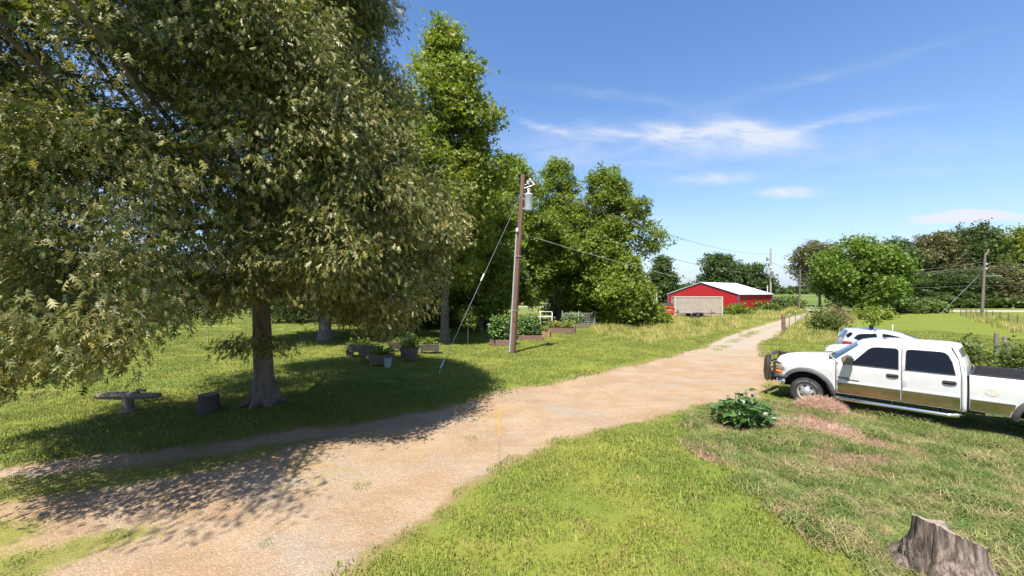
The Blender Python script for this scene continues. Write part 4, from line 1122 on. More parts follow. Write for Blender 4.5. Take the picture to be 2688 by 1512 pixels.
    dc = MB(); dc.prism([(-3.405 + .105 * math.cos(k * PI / 14), .985 + .082 * math.sin(k * PI / 14)) for k in range(28)] , .003, lambda x, z, t: (x, w(x, z) + .002 + t, z)); dc.build('round_decal', DECAL, T)
    # front: grille, bumper, guard
    gr = MB()
    gr.box((.86, 0, .93), (.06, 1.16, .24))
    for k in range(4): gr.box((.90, 0, .85 + k * .055), (.03, 1.16, .018))
    gr.build('grille', BLACKP, T, bevel=.004)
    bp = MB(); rws = []
    for k in range(21):
        t = -1 + 2 * k / 20; y = t * .965; X = .98 - .30 * abs(t) ** 4
        rws.append([(X - .08, y * .99, .40), (X - .02, y, .44), (X, y, .54), (X, y, .66), (X - .03, y * .99, .70), (X - .14, y * .97, .71)])
    bp.grid(rws)
    for s in (1, -1): bp.grid([[(.685, s * .965, z), (.60, s * .985, z), (.50, s * .985, z)] for z in (.44, .58, .70)])
    bp.build('bumper', CHROME, T, smooth=True, solid=.01)
    bc = MB(); rws = []
    for k in range(21):
        t = -1 + 2 * k / 20; y = t * .975; X = .985 - .30 * abs(t) ** 4
        rws.append([(X - .01, y * 1.004, .672), (X + .012, y * 1.006, .70), (X + .005, y, .775), (X - .06, y * .985, .79), (X - .16, y * .95, .79)])
    bc.grid(rws)
    for s in (1, -1): bc.grid([[(.70, s * .975, z), (.60, s * .992, z), (.50, s * .992, z)] for z in (.672, .79)])
    bc.build('bumper_cap', GREYP, T, smooth=True, solid=.012)
    gd = MB()
    def plate(y0, y1, x0, x1, z0, z1, cut):
        gd.prism([(0, z0 + cut), (.25, z0), (1, z0), (1, z1), (.35, z1), (0, z1 - cut)], .022, lambda a, z, t: (x0 + (x1 - x0) * a + t, y0 + (y1 - y0) * a, z))
    for s in (1, -1):
        plate(s * .94, s * .60, .93, 1.13, .52, 1.20, .20)
        gd.prism([(.86, .50), (1.16, .50), (1.20, .75), (1.17, 1.12), (1.10, 1.24), (.98, 1.26), (1.02, .9), (.92, .7)], .02, lambda x, z, t: (x, s * (.56 + t), z))
        for z in (.78, .95, 1.10): gd.tube([(1.10, s * .60, z), (.985, s * .84, z)], .018, 6)
        gd.tube([(1.08, s * .57, 1.22), (1.0, s * .75, 1.20), (.90, s * .90, 1.06)], .026, 8)
    for z in (1.22, 1.02, .82, .62): gd.tube([(1.13, -.56, z), (1.13, .56, z)], .024, 8)
    gd.tube([(1.06, -.42, 1.18), (1.06, -.36, 1.30), (1.06, .36, 1.30), (1.06, .42, 1.18)], .024, 8)
    gd.build('grille_guard', RUST, T, smooth=True, sharp=30)
    un = MB(); un.box((-2.4, 0, .62), (6.5, 1.30, .34)); un.box((-2.0, 0, .56), (1.0 + 1.6, 1.70, .22)); un.box((0, 0, .80), (1.10, 1.40, .55)); un.box((XR, 0, .72), (1.10, 1.40, .26)); un.box((-1.75, 0, .95), (2.3, 1.66, .75))  # black fill, so wheel arches and panel gaps look shaded
    un.box((-.50, 0, .75), (.10, 1.78, .5)); un.build('chassis', DARK, T)
    for x in (0, XR):
        for s in (1, -1):
            wheel(T, x, s * .835, .385, .25, .225, s, 6, x == 0)
    an = MB(); an.tube([(-1.55, .25, 1.94), (-1.57, .25, 1.985)], .014, 6); an.box((-1.56, .25, 1.95), (.09, .03, .02)); an.build('roof_marker', GREYP, T)
    ex = MB()
    for s in (1, -1):
        ex.tube([(-4.8, s * .5, .45), (-3.2, s * .45, .5)], .05, 8)
    ex.build('exhaust', RUST, T)
    return T
pickup()

# a general closed car, its outline given for one side
def car(name, label, loc, rz, p):
    T = thing(name, label, 'car', (*loc, 0), rz)
    side = p['side']            # upper edge of the side from the nose to the tail: (x, z)
    belt, W0, tum = p['belt'], p['W'], p['tum']; xf, xr = p['xf'], p['xr']
    def w(x, z):
        W = W0
        if x > xf - .75: W -= .24 * ((x - xf + .75) / .75) ** 2.2
        if x < xr + .7: W -= .15 * ((xr + .7 - x) / .7) ** 2
        if z < .55: W -= .05 * ((.55 - z) / .3) ** 2
        if z > belt: W -= tum * (z - belt)
        zt = top(x); W -= .06 * smooth01((z - (zt - .10)) / .10)
        return W
    sp = catmull(side, 6)
    def top(x):
        for (a, b), (c, d) in zip(sp, sp[1:]):
            if c <= x <= a: return b + (d - b) * (a - x) / (a - c + 1e-9)
        return sp[0][1] if x > sp[0][0] else sp[-1][1]
    dz = p['crown']
    def row(x, z, frac=1.0, off=(0, 0), ny=15):
        ww = w(x, z); r = []
        k = dz(x, z)
        for j in range(ny):
            t = (-1 + 2 * j / (ny - 1)) * frac; q = 1 - abs(t) ** 2.2
            r.append((x + k[0] * q + off[0], t * ww, z + k[1] * q + off[1]))
        return r
    b = MB()
    b.grid([row(x, z) for x, z in sp])
    def arch(cx, r, a0, a1, n=14): return [(cx + r * math.cos(R(a0 + (a1 - a0) * i / n)), p['wr'] + r * math.sin(R(a0 + (a1 - a0) * i / n))) for i in range(n + 1)]
    ra = p['wr'] + .06
    for s in (1, -1):
        lo = p['low']
        o_ = [(side[-1][0], lo + .08)] + [(p['ax'] - ra - .1, lo + .05)][:0] + arch(p['ax'], ra, 180, 0) + arch(0, ra, 180, 0) + [(side[0][0], lo + .05)] + [(x, z) for x, z in sp]
        b.panel(o_, lambda x, z: (x, s * w(x, z), z), step=.12, seg=.1)
    b.build('body', p['paint'], T, smooth=True, sharp=45)
    for s in (1, -1):
        for G in p['panes']:
            gx = sum(q[0] for q in G) / len(G); gzc = sum(q[1] for q in G) / len(G)
            sl = MB(); sl.panel([(gx + (x - gx) * 1.03, gzc + (z - gzc) * 1.08) for x, z in G], lambda x, z: (x, s * (w(x, z) + .004), z)); so_ = sl.build('window_frame', CHROME if p.get('trim') else BLACKP, T, smooth=True)
            m = MB(); m.panel(G, lambda x, z: (x, s * (w(x, z) + .008), z)); m.build('window', GLASS, so_, smooth=True)
        for nm, poly, mt_ in p['lamps']:
            m = MB(); m.panel(poly, lambda x, z: (x, s * (w(x, z) + .008), z), step=.05); m.build(nm, mt_, T, smooth=True, solid=.012)
        for hx, hz in p['handles']:
            m = MB(); m.box((hx, s * (w(hx, hz) + .015), hz), (.20, .03, .03)); m.build('handle', p['paint'], T, bevel=.01)
        m = MB(); mx, mz = p['mirror']; m.prism([(.07, -.06), (.07, .05), (-.02, .08), (-.08, .06), (-.08, -.06)], .2, lambda a, c, t: (mx + a, s * (w(mx, mz) + .03 + t), mz + c)); m.build('mirror', p['paint'], T, smooth=True, bevel=.02)
        for cx in (0, p['ax']): wheel(T, cx, s * (W0 - .14), p['wr'], .21, p['wr'] * .66, s, 5)
    for nm, a, c in p['screens']:
        seg = [q for q in sp if a >= q[0] >= c]
        m = MB(); m.grid([row(x, z, .86, (.008 if nm == 'windshield' else -.008, .010)) for x, z in seg]); m.build(nm, SHIELD, T, smooth=True)
    un = MB(); L = xf - xr
    un.box(((xf + xr) / 2, 0, .42), (L - .25, W0 * 1.55, .34)); un.build('chassis', DARK, T)
    for nm, x, sg in (('front_bumper', xf, 1), ('rear_bumper', xr, -1)):
        m = MB(); rws = []
        for k in range(15):
            t = -1 + 2 * k / 14; X = x + sg * (.05 - .22 * abs(t) ** 3)
            rws.append([(X - sg * .05, t * W0 * .93, .28), (X, t * W0 * .95, .36), (X + sg * .01, t * W0 * .95, .52), (X - sg * .03, t * W0 * .94, .60), (X - sg * .12, t * W0 * .9, .62)])
        m.grid(rws); m.build(nm, BLACKP if sg > 0 else p['paint'], T, smooth=True, solid=.01)
    return T

suv = dict(W=.88, tum=.26, belt=1.06, xf=.80, xr=-2.95, ax=-2.30, wr=.33, low=.24, paint=PAINT2, trim=False,
    side=[(.80, .62), (.76, .84), (.62, .955), (.3, 1.03), (-.22, 1.09), (-.62, 1.30), (-1.00, 1.475), (-1.35, 1.555), (-1.75, 1.60), (-2.25, 1.595), (-2.66, 1.545), (-2.80, 1.36), (-2.90, 1.12), (-2.95, .80), (-2.95, .55)],
    crown=lambda x, z: (.10 if x > 0 else (.16 * smooth01((x + 1.25) / .9) - .06 * smooth01((-2.5 - x) / .3)), .055 if -2.7 < x else .02),
    panes=[[(-2.58, 1.275), (-2.54, 1.32), (-2.44, 1.42), (-2.32, 1.45), (-1.86, 1.475), (-1.84, 1.17), (-2.22, 1.165), (-2.46, 1.215)],
           [(-1.66, 1.17), (-1.66, 1.475), (-1.50, 1.465), (-1.20, 1.395), (-.82, 1.225), (-.60, 1.105), (-.62, 1.085)]],
    lamps=[('tail_light', [(-2.90, .94), (-2.925, 1.10), (-2.84, 1.14), (-2.62, 1.12), (-2.66, 1.06), (-2.74, .97)], REDL),
           ('quarter_glass', [(-2.77, 1.30), (-2.80, 1.385), (-2.69, 1.50), (-2.58, 1.49), (-2.64, 1.38)], GLASS),
           ('headlight', [(.70, .72), (.68, .84), (.35, .88), (.45, .78)], LENS)],
    handles=[(-1.40, 1.0), (-2.10, 1.03)], mirror=(-.60, 1.13), screens=[('windshield', -.32, -.96), ('rear_window', -2.68, -2.86)])
car('hatchback_car', 'white hatchback facing right with a potted sapling on its roof', (16.62, 16.64), R(-27.5), suv)
sed = dict(W=.86, tum=.30, belt=.93, xf=.86, xr=-2.65, ax=-1.9, wr=.32, low=.22, paint=PAINT,
    side=[(.86, .60), (.83, .86), (.76, .98), (.62, 1.06), (.2, 1.09), (-.45, 1.10), (-.9, 1.23), (-1.1, 1.27), (-1.3, 1.28), (-1.6, 1.25), (-2.0, 1.08), (-2.3, 1.0), (-2.5, .98), (-2.6, .9), (-2.65, .6)],
    crown=lambda x, z: (.10 if x > .2 else .08, .05),
    panes=[[(-.75, 1.10), (-1.05, 1.20), (-1.25, 1.22), (-1.25, 1.09)], [(-1.32, 1.09), (-1.32, 1.22), (-1.55, 1.20), (-1.85, 1.10)]],
    lamps=[('headlight', [(.80, .80), (.775, .90), (.50, .98), (.58, .84)], LENS), ('grille_trim', [(.84, .71), (.82, .77), (.40, .80), (.42, .74)], CHROME)],
    handles=[(-1.15, .93), (-1.75, .93)], mirror=(-.7, 1.02), screens=[('windshield', -.55, -1.12), ('rear_window', -1.65, -1.98)])
uu = Vector((-.647, .763)).normalized(); nn = Vector((.763, .647)).normalized()
fr = Vector((11.82, 15.95)) - uu * .86 + nn * .80
car('sedan_car', 'white car mostly hidden behind the pickup with only its nose showing', (fr.x, fr.y), math.atan2(uu.y, uu.x), sed)
# ------------------------------------------------------------------ buildings, poles and everything in the yard
RED = mat('red sheet steel', (.40, .010, .014), (.34, .008, .011), 3, .42, coat=.2)
TRIM = mat('grey purple trim', (.13, .09, .12), None, rough=.5)
ROOFW = mat('white roof steel', (.70, .71, .72), (.64, .65, .67), 2, .4)
CREAM = mat('cream container paint', (.385, .325, .255), (.325, .27, .21), 1.5, .6)
WOODG = mat('weathered grey wood', (.19, .16, .13), (.11, .09, .072), 12, .9, bump=.5, stretch=(4, 4, .5))
WOODB = mat('brown weathered wood', (.15, .075, .055), (.22, .125, .09), 8, .9, bump=.6, bscale=30, stretch=(6, 6, .4))
WOODP = mat('pale pole wood', (.40, .32, .25), (.30, .24, .19), 8, .9, bump=.4, stretch=(6, 6, .4))
STEEL = mat('galvanised steel', (.48, .49, .50), (.38, .39, .40), 12, .4, metal=.7)
GREYC = mat('transformer grey', (.60, .63, .65), (.52, .55, .57), 6, .4)
PORC = mat('white porcelain', (.72, .72, .70), None, rough=.2)
WIRE = mat('aged cable', (.10, .095, .09), None, rough=.6)
WIREL = mat('bright cable', (.55, .56, .56), None, rough=.4, metal=.5)
PVC = mat('white pvc pipe', (.80, .79, .76), None, rough=.4)
GREYPIPE = mat('grey conduit', (.42, .42, .41), (.34, .34, .33), 8, .55)
SOIL = mat('garden soil', (.07, .045, .03), (.12, .08, .05), 12, .95, bump=.7)
BEDW = mat('reddish bed boards', (.22, .125, .09), (.13, .085, .065), 7, .9, bump=.4, stretch=(.6, 3, 3))
WHITEP = mat('white painted wall', (.72, .72, .71), (.64, .64, .63), 3, .6)
YELLOW = mat('yellow orange marker', (.72, .40, .02), None, rough=.5)
RUSTY = mat('rusty trailer steel', (.11, .07, .05), (.20, .13, .09), 8, .8)
BLACKM = mat('black pot plastic', (.02, .02, .021), None, rough=.6)

def barn():
    a = Vector((25.14, 67.28)); c = Vector((31.77, 58.7)); d = (c - a).normalized(); Wd = (c - a).length; n = Vector((.79, .61)).normalized(); L = 11.0
    T = thing('barn', 'red metal barn with white roof beyond the weeds', 'barn', (c.x, c.y, 0), math.atan2(n.y, n.x))
    # local x runs back along the eave, y across towards the far side
    ez, rz_ = 2.86, 4.58
    b = MB()
    def ribs(p0, p1, zf, out, k):
        m = int(k); rws = [[], []]
        for i in range(m * 4 + 1):
            f = i / (m * 4); o_ = .022 if i % 4 == 0 else 0
            x, y = p0[0] + (p1[0] - p0[0]) * f + out[0] * o_, p0[1] + (p1[1] - p0[1]) * f + out[1] * o_
            rws[0].append((x, y, 0)); rws[1].append((x, y, zf(f)))
        b.grid(rws)
    ribs((0, 0), (L, 0), lambda f: ez, (0, -1), 36); ribs((0, Wd), (L, Wd), lambda f: ez, (0, 1), 36)
    g = lambda f: ez + (rz_ - ez) * (1 - abs(2 * f - 1))
    ribs((0, 0), (0, Wd), g, (-1, 0), 36); ribs((L, 0), (L, Wd), g, (1, 0), 36)
    b.build('wall', RED, T, recalc=False, solid=.03)
    ov = .18
    for s in (0, 1):
        m = MB(); y0, y1 = (-.22, Wd / 2) if s == 0 else (Wd + .22, Wd / 2); z0 = ez - .05
        rws = []
        for i in range(0, 73):
            x = -ov + (L + 2 * ov) * i / 72; h = .03 if i % 4 == 0 else 0
            rws.append([(x, y0, z0 + h), (x, y1, rz_ + .04 + h)])
        m.grid(rws); m.build('roof', ROOFW, T, solid=.05, solid_off=0)
    for s in (0, 1):
        t_ = MB(); x = -.03 if s == 0 else L + .03
        t_.tube([(x, -.10, ez - .07), (x, Wd / 2, rz_ - .06)], .09, 4); t_.build('rake_trim', TRIM, T)
        t_ = MB(); t_.tube([(x, Wd / 2, rz_ - .06), (x, Wd + .10, ez - .07)], .09, 4); t_.build('rake_trim', TRIM, T)
        for y in (-.03, Wd + .03):
            t_ = MB(); t_.box((x, y, ez / 2 - .05), (.22, .22, ez - .1)); t_.build('corner_trim', TRIM, T)
    t_ = MB(); t_.box((L / 2, -.09, ez - .11), (L, .12, .16)); t_.build('eave_trim', TRIM, T)
barn()

def container():
    p = Vector((21.35, 55.0)); T = thing('shipping_container', 'cream corrugated shipping container in front of the red barn', 'container', (p.x, p.y, 0), R(-12))
    L, Wd, Hh = 5.85, 2.44, 2.58
    def wave(p0, p1, out, n):
        rws = [[], []]
        for i in range(n * 4 + 1):
            f = i / (n * 4); o_ = (0, 0, .04, .04)[i % 4]
            x, y = p0[0] + (p1[0] - p0[0]) * f - out[0] * o_, p0[1] + (p1[1] - p0[1]) * f - out[1] * o_
            rws[0].append((x, y, .16)); rws[1].append((x, y, Hh - .10))
        return rws
    b = MB(); b.grid(wave((.08, .02), (L - .08, .02), (0, -1), 22)); b.grid(wave((.08, Wd - .02), (L - .08, Wd - .02), (0, 1), 22)); b.grid(wave((.02, .08), (.02, Wd - .08), (-1, 0), 9)); b.grid(wave((L - .02, .08), (L - .02, Wd - .08), (1, 0), 9))
    b.build('wall', CREAM, T, recalc=False, solid=.02)
    f = MB()
    for x in (.05, L - .05):
        for y in (.05, Wd - .05): f.box((x, y, Hh / 2), (.12, .12, Hh))
    for y in (.05, Wd - .05):
        f.box((L / 2, y, Hh - .05), (L - .12, .11, .10)); f.box((L / 2, y, .08), (L - .12, .11, .15))
    for x in (.05, L - .05):
        f.box((x, Wd / 2, Hh - .05), (.11, Wd - .12, .10)); f.box((x, Wd / 2, .08), (.11, Wd - .12, .15))
    f.build('frame', mat('pale container frame', (.54, .47, .39), (.46, .4, .33), 3, .6), T)
    r = MB(); r.box((L / 2, Wd / 2, Hh - .03), (L - .22, Wd - .22, .03)); r.build('roof', CREAM, T)
container()

def trailer():
    x, y, _ = P(1822, 833)
    T = thing('flatbed_trailer', 'low rusty flatbed trailer in the grass in front of the container', 'trailer', (x, y, 0), R(-4))
    b = MB(); b.box((0, 0, .60), (4.2, 1.8, .07))
    for k in range(9): b.box((0, -.82 + k * .205, .645), (4.2, .17, .03))
    b.build('deck', mat('grey deck planks', (.30, .26, .22), (.22, .19, .16), 3, .9, stretch=(.4, 5, 5)), T)
    f = MB()
    for s in (1, -1): f.tube([(-2.1, s * .9, .56), (2.1, s * .9, .56)], .05, 4); f.tube([(2.1, s * .8, .5), (3.5, 0, .46)], .045, 4)
    f.build('frame', RUSTY, T)
    for xx in (-.35, .45):
        for s in (1, -1):
            w = MB(); w.lathe([(.18, -.1), (.30, -.1), (.33, -.06), (.33, .06), (.30, .1), (.18, .1), (.001, .08)], 18, (xx, s * 1.02, .33), 'y'); w.build('wheel', RUBBER, T, smooth=True)
    for s in (1, -1):
        m = MB(); m.grid([[(.05 + .92 * math.cos(a) * .95, s * yy, .40 + .36 * math.sin(a)) for a in np.linspace(.1, PI - .1, 12)] for yy in (.93, 1.14)]); m.build('mudguard', STEEL, T, smooth=True, solid=.01)
    j = MB(); j.tube([(1.75, -.95, .0), (1.75, -.95, 1.05)], .035, 6); j.box((1.75, -.95, .42), (.5, .06, .05)); j.tube([(1.3, -.97, .62), (2.35, -.97, .70)], .03, 5); j.build('jack', RUSTY, T)
    e = MB(); e.box((-2.2, -.5, .62), (.10, .12, .75)); e.tube([(-2.2, -.5, .98), (-2.05, -.75, .55)], .09, 7); e.build('ramp_hinge', RUSTY, T)
trailer()

def dumpster():
    x, y, _ = P(1756, 829)
    T = thing('dumpster', 'small red dumpster with white lettering beside the container', 'dumpster', (x, y, 0), R(-8))
    b = MB(); b.prism([(-.75, .12), (.75, .12), (.85, .5), (.85, 1.35), (-.85, 1.35), (-.85, .5)], 1.5, lambda a, z, t: (a, t - .2, z))
    for z in (.42, 1.05): b.box((0, -.23, z), (1.72, .07, .09))
    for s in (1, -1): b.box((s * .80, -.22, .7), (.10, .06, 1.2))
    b.build('bin', mat('bright red bin paint', (.56, .04, .018), (.50, .03, .014), 5, .5), T, bevel=.02)
    l = MB(); l.prism([(-.2, 1.36), (1.3, 1.62), (1.3, 1.69), (-.2, 1.43)], 1.72, lambda a, z, t: (t - .86, a, z)); l.build('lid', BLACKP, T)
    w = MB(); rng = random.Random(8); xx = -.42
    for k in range(6):
        h = rng.uniform(.13, .2); w.box((xx, -.212, .78), (.035, .02, h)); w.box((xx + .055, -.212, .78 + rng.choice((-.06, 0, .06))), (.08, .02, .03)); xx += .15
    w.build('lettering', WHITEL, T)
dumpster()

def shed():
    x, y = (1697 - 1344) / F * 60, 60
    T = thing('white_shed', 'narrow white shed half hidden by leaves left of the barn', 'shed', (x, y, 0), R(4))
    b = MB(); b.box((0, 1.0, 1.35), (2.6, 2.0, 2.7)); b.build('wall', WHITEP, T)
    for k in range(7):
        pass
    r = MB(); r.prism([(-1.5, 2.72), (1.5, 2.92), (1.5, 3.04), (-1.5, 2.84)], 2.5, lambda a, z, t: (a, t - .25, z)); r.build('roof', ROOFW, T)
    d = MB(); d.box((.62, -.02, 1.05), (.9, .06, 2.0)); d.build('door', mat('pale grey door', (.5, .5, .52), None, rough=.5), T)
    g = MB(); g.box((.5, -.03, 2.3), (1.1, .05, .42)); g.build('window', mat('grey window pane', (.25, .27, .30), None, rough=.1), T)  # pane in one even blue grey
    p = MB(); p.box((1.42, -.2, 1.4), (.09, .09, 2.8)); p.build('post', WHITEP, T)
shed()
def house(name, label, px, d, wdt, dep, h, rh, rz=0):
    T = thing(name, label, 'house', ((px - 1344) / F * d, d, 0), rz)
    b = MB(); b.box((0, dep / 2, h / 2), (wdt, dep, h)); b.prism([(0, h), (dep, h), (dep / 2, h + rh * .96)], wdt - .1, lambda a, z, t: (t - wdt / 2 + .05, a, z)); b.build('wall', WHITEP, T)
    for s in (0, 1):
        r = MB(); y0, y1 = (-.3, dep / 2) if s == 0 else (dep + .3, dep / 2)
        r.grid([[(-wdt / 2 - .3, y0, h - .1), (-wdt / 2 - .3, y1, h + rh)], [(wdt / 2 + .3, y0, h - .1), (wdt / 2 + .3, y1, h + rh)]]); r.build('roof', mat('grey shingle', (.20, .19, .19), (.28, .27, .26), 4, .9), T, solid=.12)
    for k in range(3):
        xx = -wdt * .32 + k * wdt * .32
        f = MB(); f.box((xx, -.03, h * .55), (1.3, .08, 1.2)); f = f.build('window', WHITEP, T); g = MB(); g.box((xx, -.075, h * .55), (1.1, .03, 1.0)); g.build('pane', GLASS, f)
house('white_house', 'white house glimpsed under the trees right of the utility pole', 1545, 84, 9, 7, 2.7, 1.6, R(6))
house('white_house', 'low white house glimpsed through the trees left of the utility pole', 1255, 96, 11, 7, 2.6, 1.5, R(-5))
house('farm_house', 'distant white farm building on the horizon behind the poles', 2036, 640, 8, 6, 3.2, 2)
house('white_house', 'white house seen low behind the oak at the far side of the lawn', 520, 78, 12, 7, 2.5, 1.5, R(12))

# ---- poles
def pole_main():
    b = Vector(P(1346, 926)); top = Vector(Q(1373, 458, b.y - .25))
    T = thing('utility_pole', 'brown wooden utility pole with grey transformer and conduit on the lawn', 'utility pole', tuple(b))
    t = top - b
    at = lambda z: Vector((t.x * z / t.z, t.y * z / t.z, z))
    m = MB(); m.tube([tuple(at(z)) for z in (-.2, 2, 4, 6, 8, t.z)], [.155, .145, .135, .128, .12, .11], 18); m.build('pole', WOODB, T, smooth=True, sharp=50)
    c = MB(); c.tube([tuple(at(z) + Vector((-.165, -.06, 0))) for z in (.05, 2.0, 4.2, 6.2)], .042, 8); c.build('conduit', GREYPIPE, T, smooth=True)
    h = MB(); h.lathe([(.045, -.05), (.10, .0), (.10, .12), (.05, .2), (.001, .22)], 12, tuple(at(6.25) + Vector((-.13, -.08, 0)))); h.build('weather_head', GREYPIPE, T, smooth=True)
    p2 = MB(); p2.tube([tuple(at(z) + Vector((.06, -.145, 0))) for z in (5.6, 4, 2, 0.1)], .018, 6); p2.build('ground_wire_cover', mat('dark red moulding', (.10, .04, .035), None, rough=.7), T)
    k = at(7.75) + Vector((.36, -.12, 0))
    tf = MB(); tf.lathe([(.001, -.42), (.19, -.42), (.21, -.38), (.21, .34), (.225, .36), (.225, .40), (.16, .45), (.001, .47)], 22, tuple(k)); tf = tf.build('transformer', GREYC, T, smooth=True, sharp=40)
    bu = MB(); bu.lathe([(.05, .42), (.05, .50), (.075, .51), (.045, .55), (.07, .57), (.04, .62), (.065, .64), (.03, .72), (.001, .73)], 12, tuple(k)); bu.build('bushing', PORC, tf, smooth=True)
    br = MB(); br.box(tuple(at(7.95) + Vector((.13, -.04, 0))), (.18, .12, .08)); br.build('bracket', STEEL, tf)
    br = MB(); br.box(tuple(at(7.45) + Vector((.13, -.04, 0))), (.18, .12, .08)); br.build('bracket', STEEL, tf)
    ar = MB(); a0 = at(8.45); ar.tube([tuple(a0), tuple(a0 + Vector((.30, -.05, .10))), tuple(a0 + Vector((.62, -.08, .20)))], .028, 6); ar.build('cutout_arm', STEEL, T)
    cu = MB(); q = a0 + Vector((.52, -.1, .30)); cu.tube([tuple(q + Vector((-.16, 0, .22))), tuple(q + Vector((.10, 0, -.12)))], .05, 8); cu.build('fuse_cutout', PORC, T)
    cu = MB(); cu.box(tuple(a0 + Vector((.66, -.08, .22))), (.12, .08, .12)); cu.build('arrester', BLACKP, T)
    ins = MB(); e = at(t.z - .55); ins.lathe([(.03, 0), (.10, .05), (.05, .09), (.10, .13), (.05, .17), (.08, .22), (.001, .25)], 12, tuple(e + Vector((.28, -.02, .02)))); ins.build('insulator', PORC, T, smooth=True)
    ip = MB(); ip.tube([tuple(e), tuple(e + Vector((.28, -.02, .04)))], .02, 5); ip.build('insulator_pin', STEEL, T)
    jw = MB(); jw.tube([tuple(e + Vector((.28, 0, .2))), tuple(q + Vector((-.1, -.06, .3))), tuple(q + Vector((.05, -.06, -.2))), tuple(k + Vector((0, 0, .72)))], .012, 5); jw.build('jumper_wire', WIRE, T)
    for z in (2.2, 5.0): 
        s = MB(); s.lathe([(.150, -.03), (.165, -.03), (.165, .03), (.150, .03)], 18, tuple(at(z)), closed=True); s.build('strap', STEEL, T)
    s = MB(); s.lathe([(.06, -.008), (.085, -.008), (.085, .008), (.06, .008)], 16, tuple(at(1.75) + Vector((.0, -.165, 0))), 'y', True); s.build('coiled_wire', mat('reddish coil', (.30, .12, .09), None, rough=.6), T)
    return b, at
pb, pat = pole_main()
def cable(name, label, a, b, sag, r, mt, group=None, n=16):
    a, b = Vector(a), Vector(b); pts = [tuple(a.lerp(b, k / n) - Vector((0, 0, sag * 4 * (k / n) * (1 - k / n)))) for k in range(n + 1)]
    m = MB(); m.tube(pts, r, 5); o = m.build(name, mt, None, smooth=True); return tag(o, label, 'cable', group)
gy = Vector(P(1149, 981))
T = thing('guy_wire', 'bright steel guy wire running from the brown pole down to the lawn', 'cable', tuple(gy))
m = MB(); m.tube([(0, 0, -.05), tuple((pb + pat(8.3) - gy) * .5 - Vector((0, 0, .03))), tuple(pb + pat(8.3) - gy)], .008, 6); m.build('strand', STEEL, T)
m = MB(); dv = (pb + pat(8.3) - gy).normalized(); m.tube([tuple(dv * .25), tuple(dv * .6)], .035, 7); m.build('clamp', STEEL, T)
m = MB(); m.tube([tuple(dv * 4.6), tuple(dv * 5.0)], .03, 7); m.build('guy_insulator', PORC, T)

def pole_plain(name, label, px, pyb, d, pxt, pyt, r, mt, extra=None):
    x = (px - 1344) / F * d; top = Vector(Q(pxt, pyt, d)); b = Vector((x, d, 0)); t = top - b
    T = thing(name, label, 'utility pole', tuple(b)); at = lambda z: Vector((t.x * z / t.z, t.y * z / t.z, z))
    m = MB(); m.tube([tuple(at(z)) for z in (-.2, t.z * .3, t.z * .6, t.z)], [r, r * .92, r * .82, r * .7], 12); m.build('pole', mt, T, smooth=True)
    if extra: extra(T, at, t.z)
    return b, at
def ex2(T, at, h):
    for z, s in ((h - .1, .0),):
        m = MB(); m.lathe([(.03, 0), (.09, .05), (.04, .12), (.08, .18), (.001, .3)], 8, tuple(at(h - .02))); m.build('insulator', PORC, T)
    for z in (h * .83, h * .60):
        m = MB(); m.tube([tuple(at(z)), tuple(at(z) + Vector((-.70, -.1, .08)))], .03, 5); m.build('bracket_arm', STEEL, T)
        m = MB(); m.tube([tuple(at(z) + Vector((-.70, -.1, -.35))), tuple(at(z) + Vector((-.70, -.1, .30)))], .075, 7); m.build('fuse_cutout', BLACKP, T)
    m = MB(); m.lathe([(.001, -.6), (.2, -.6), (.22, .5), (.001, .6)], 10, tuple(at(h * .58) + Vector((.02, -.36, 0)))); m.build('transformer', mat('dull green grey can', (.16, .18, .15), None, rough=.5), T, smooth=True)
    m = MB(); m.lathe([(.19, -.12), (.20, -.12), (.20, .12), (.19, .12)], 10, tuple(at(h * .70)), closed=True); m.build('collar', PORC, T)
b2, at2 = pole_plain('utility_pole', 'pale wooden utility pole with fuse cutouts at the barn corner', 2023, 816, 70, 2023, 652, .17, WOODP, ex2)
T = thing('metal_pole', 'thin white metal pole beside the pale utility pole at the barn', 'pole', ((2014.5 - 1344) / F * 69, 69, 0))
m = MB(); m.tube([(0, 0, -.1), (0, 0, 4.2)], .07, 8); m.build('pole', PVC, T); m = MB(); m.lathe([(.09, 0), (.10, .04), (.001, .12)], 8, (0, 0, 4.2)); m.build('cap', STEEL, T)
b3, at3 = pole_plain('utility_pole', 'slim bare wooden pole beyond the drive in the weeds', 2098, 800, 72, 2101, 708, .15, WOODG)
def ex4(T, at, h):
    m = MB(); m.tube([tuple(at(h - .15)), tuple(at(h) + Vector((.25, -.05, .25))), tuple(at(h) + Vector((.55, -.05, .75)))], [.12, .10, .08], 8); m.build('top_bracket', WOODG, T)
    for z in (h - 1.6, h - 2.3): 
        m = MB(); m.lathe([(.04, 0), (.14, .06), (.05, .12), (.12, .18), (.001, .26)], 8, tuple(at(z) + Vector((.22, -.1, 0)))); m.build('insulator', PORC, T)
    m = MB(); m.tube([tuple(at(h - 3.35)), tuple(at(h - 3.3) + Vector((2.3, -.1, .06)))], .06, 6); m.build('lamp_arm', STEEL, T)
    m = MB(); m.box(tuple(at(h - 3.32) + Vector((2.35, -.1, .02))), (.5, .22, .14)); m.build('lamp_head', STEEL, T, bevel=.04)
b4, at4 = pole_plain('utility_pole', 'weathered grey pole with a side arm in front of the wood', 2578, 821, 64.5, 2586, 668, .20, WOODG, ex4)
m = MB(); G4 = 'power lines along the road'
def to(px, py, d): return Q(px, py, d)
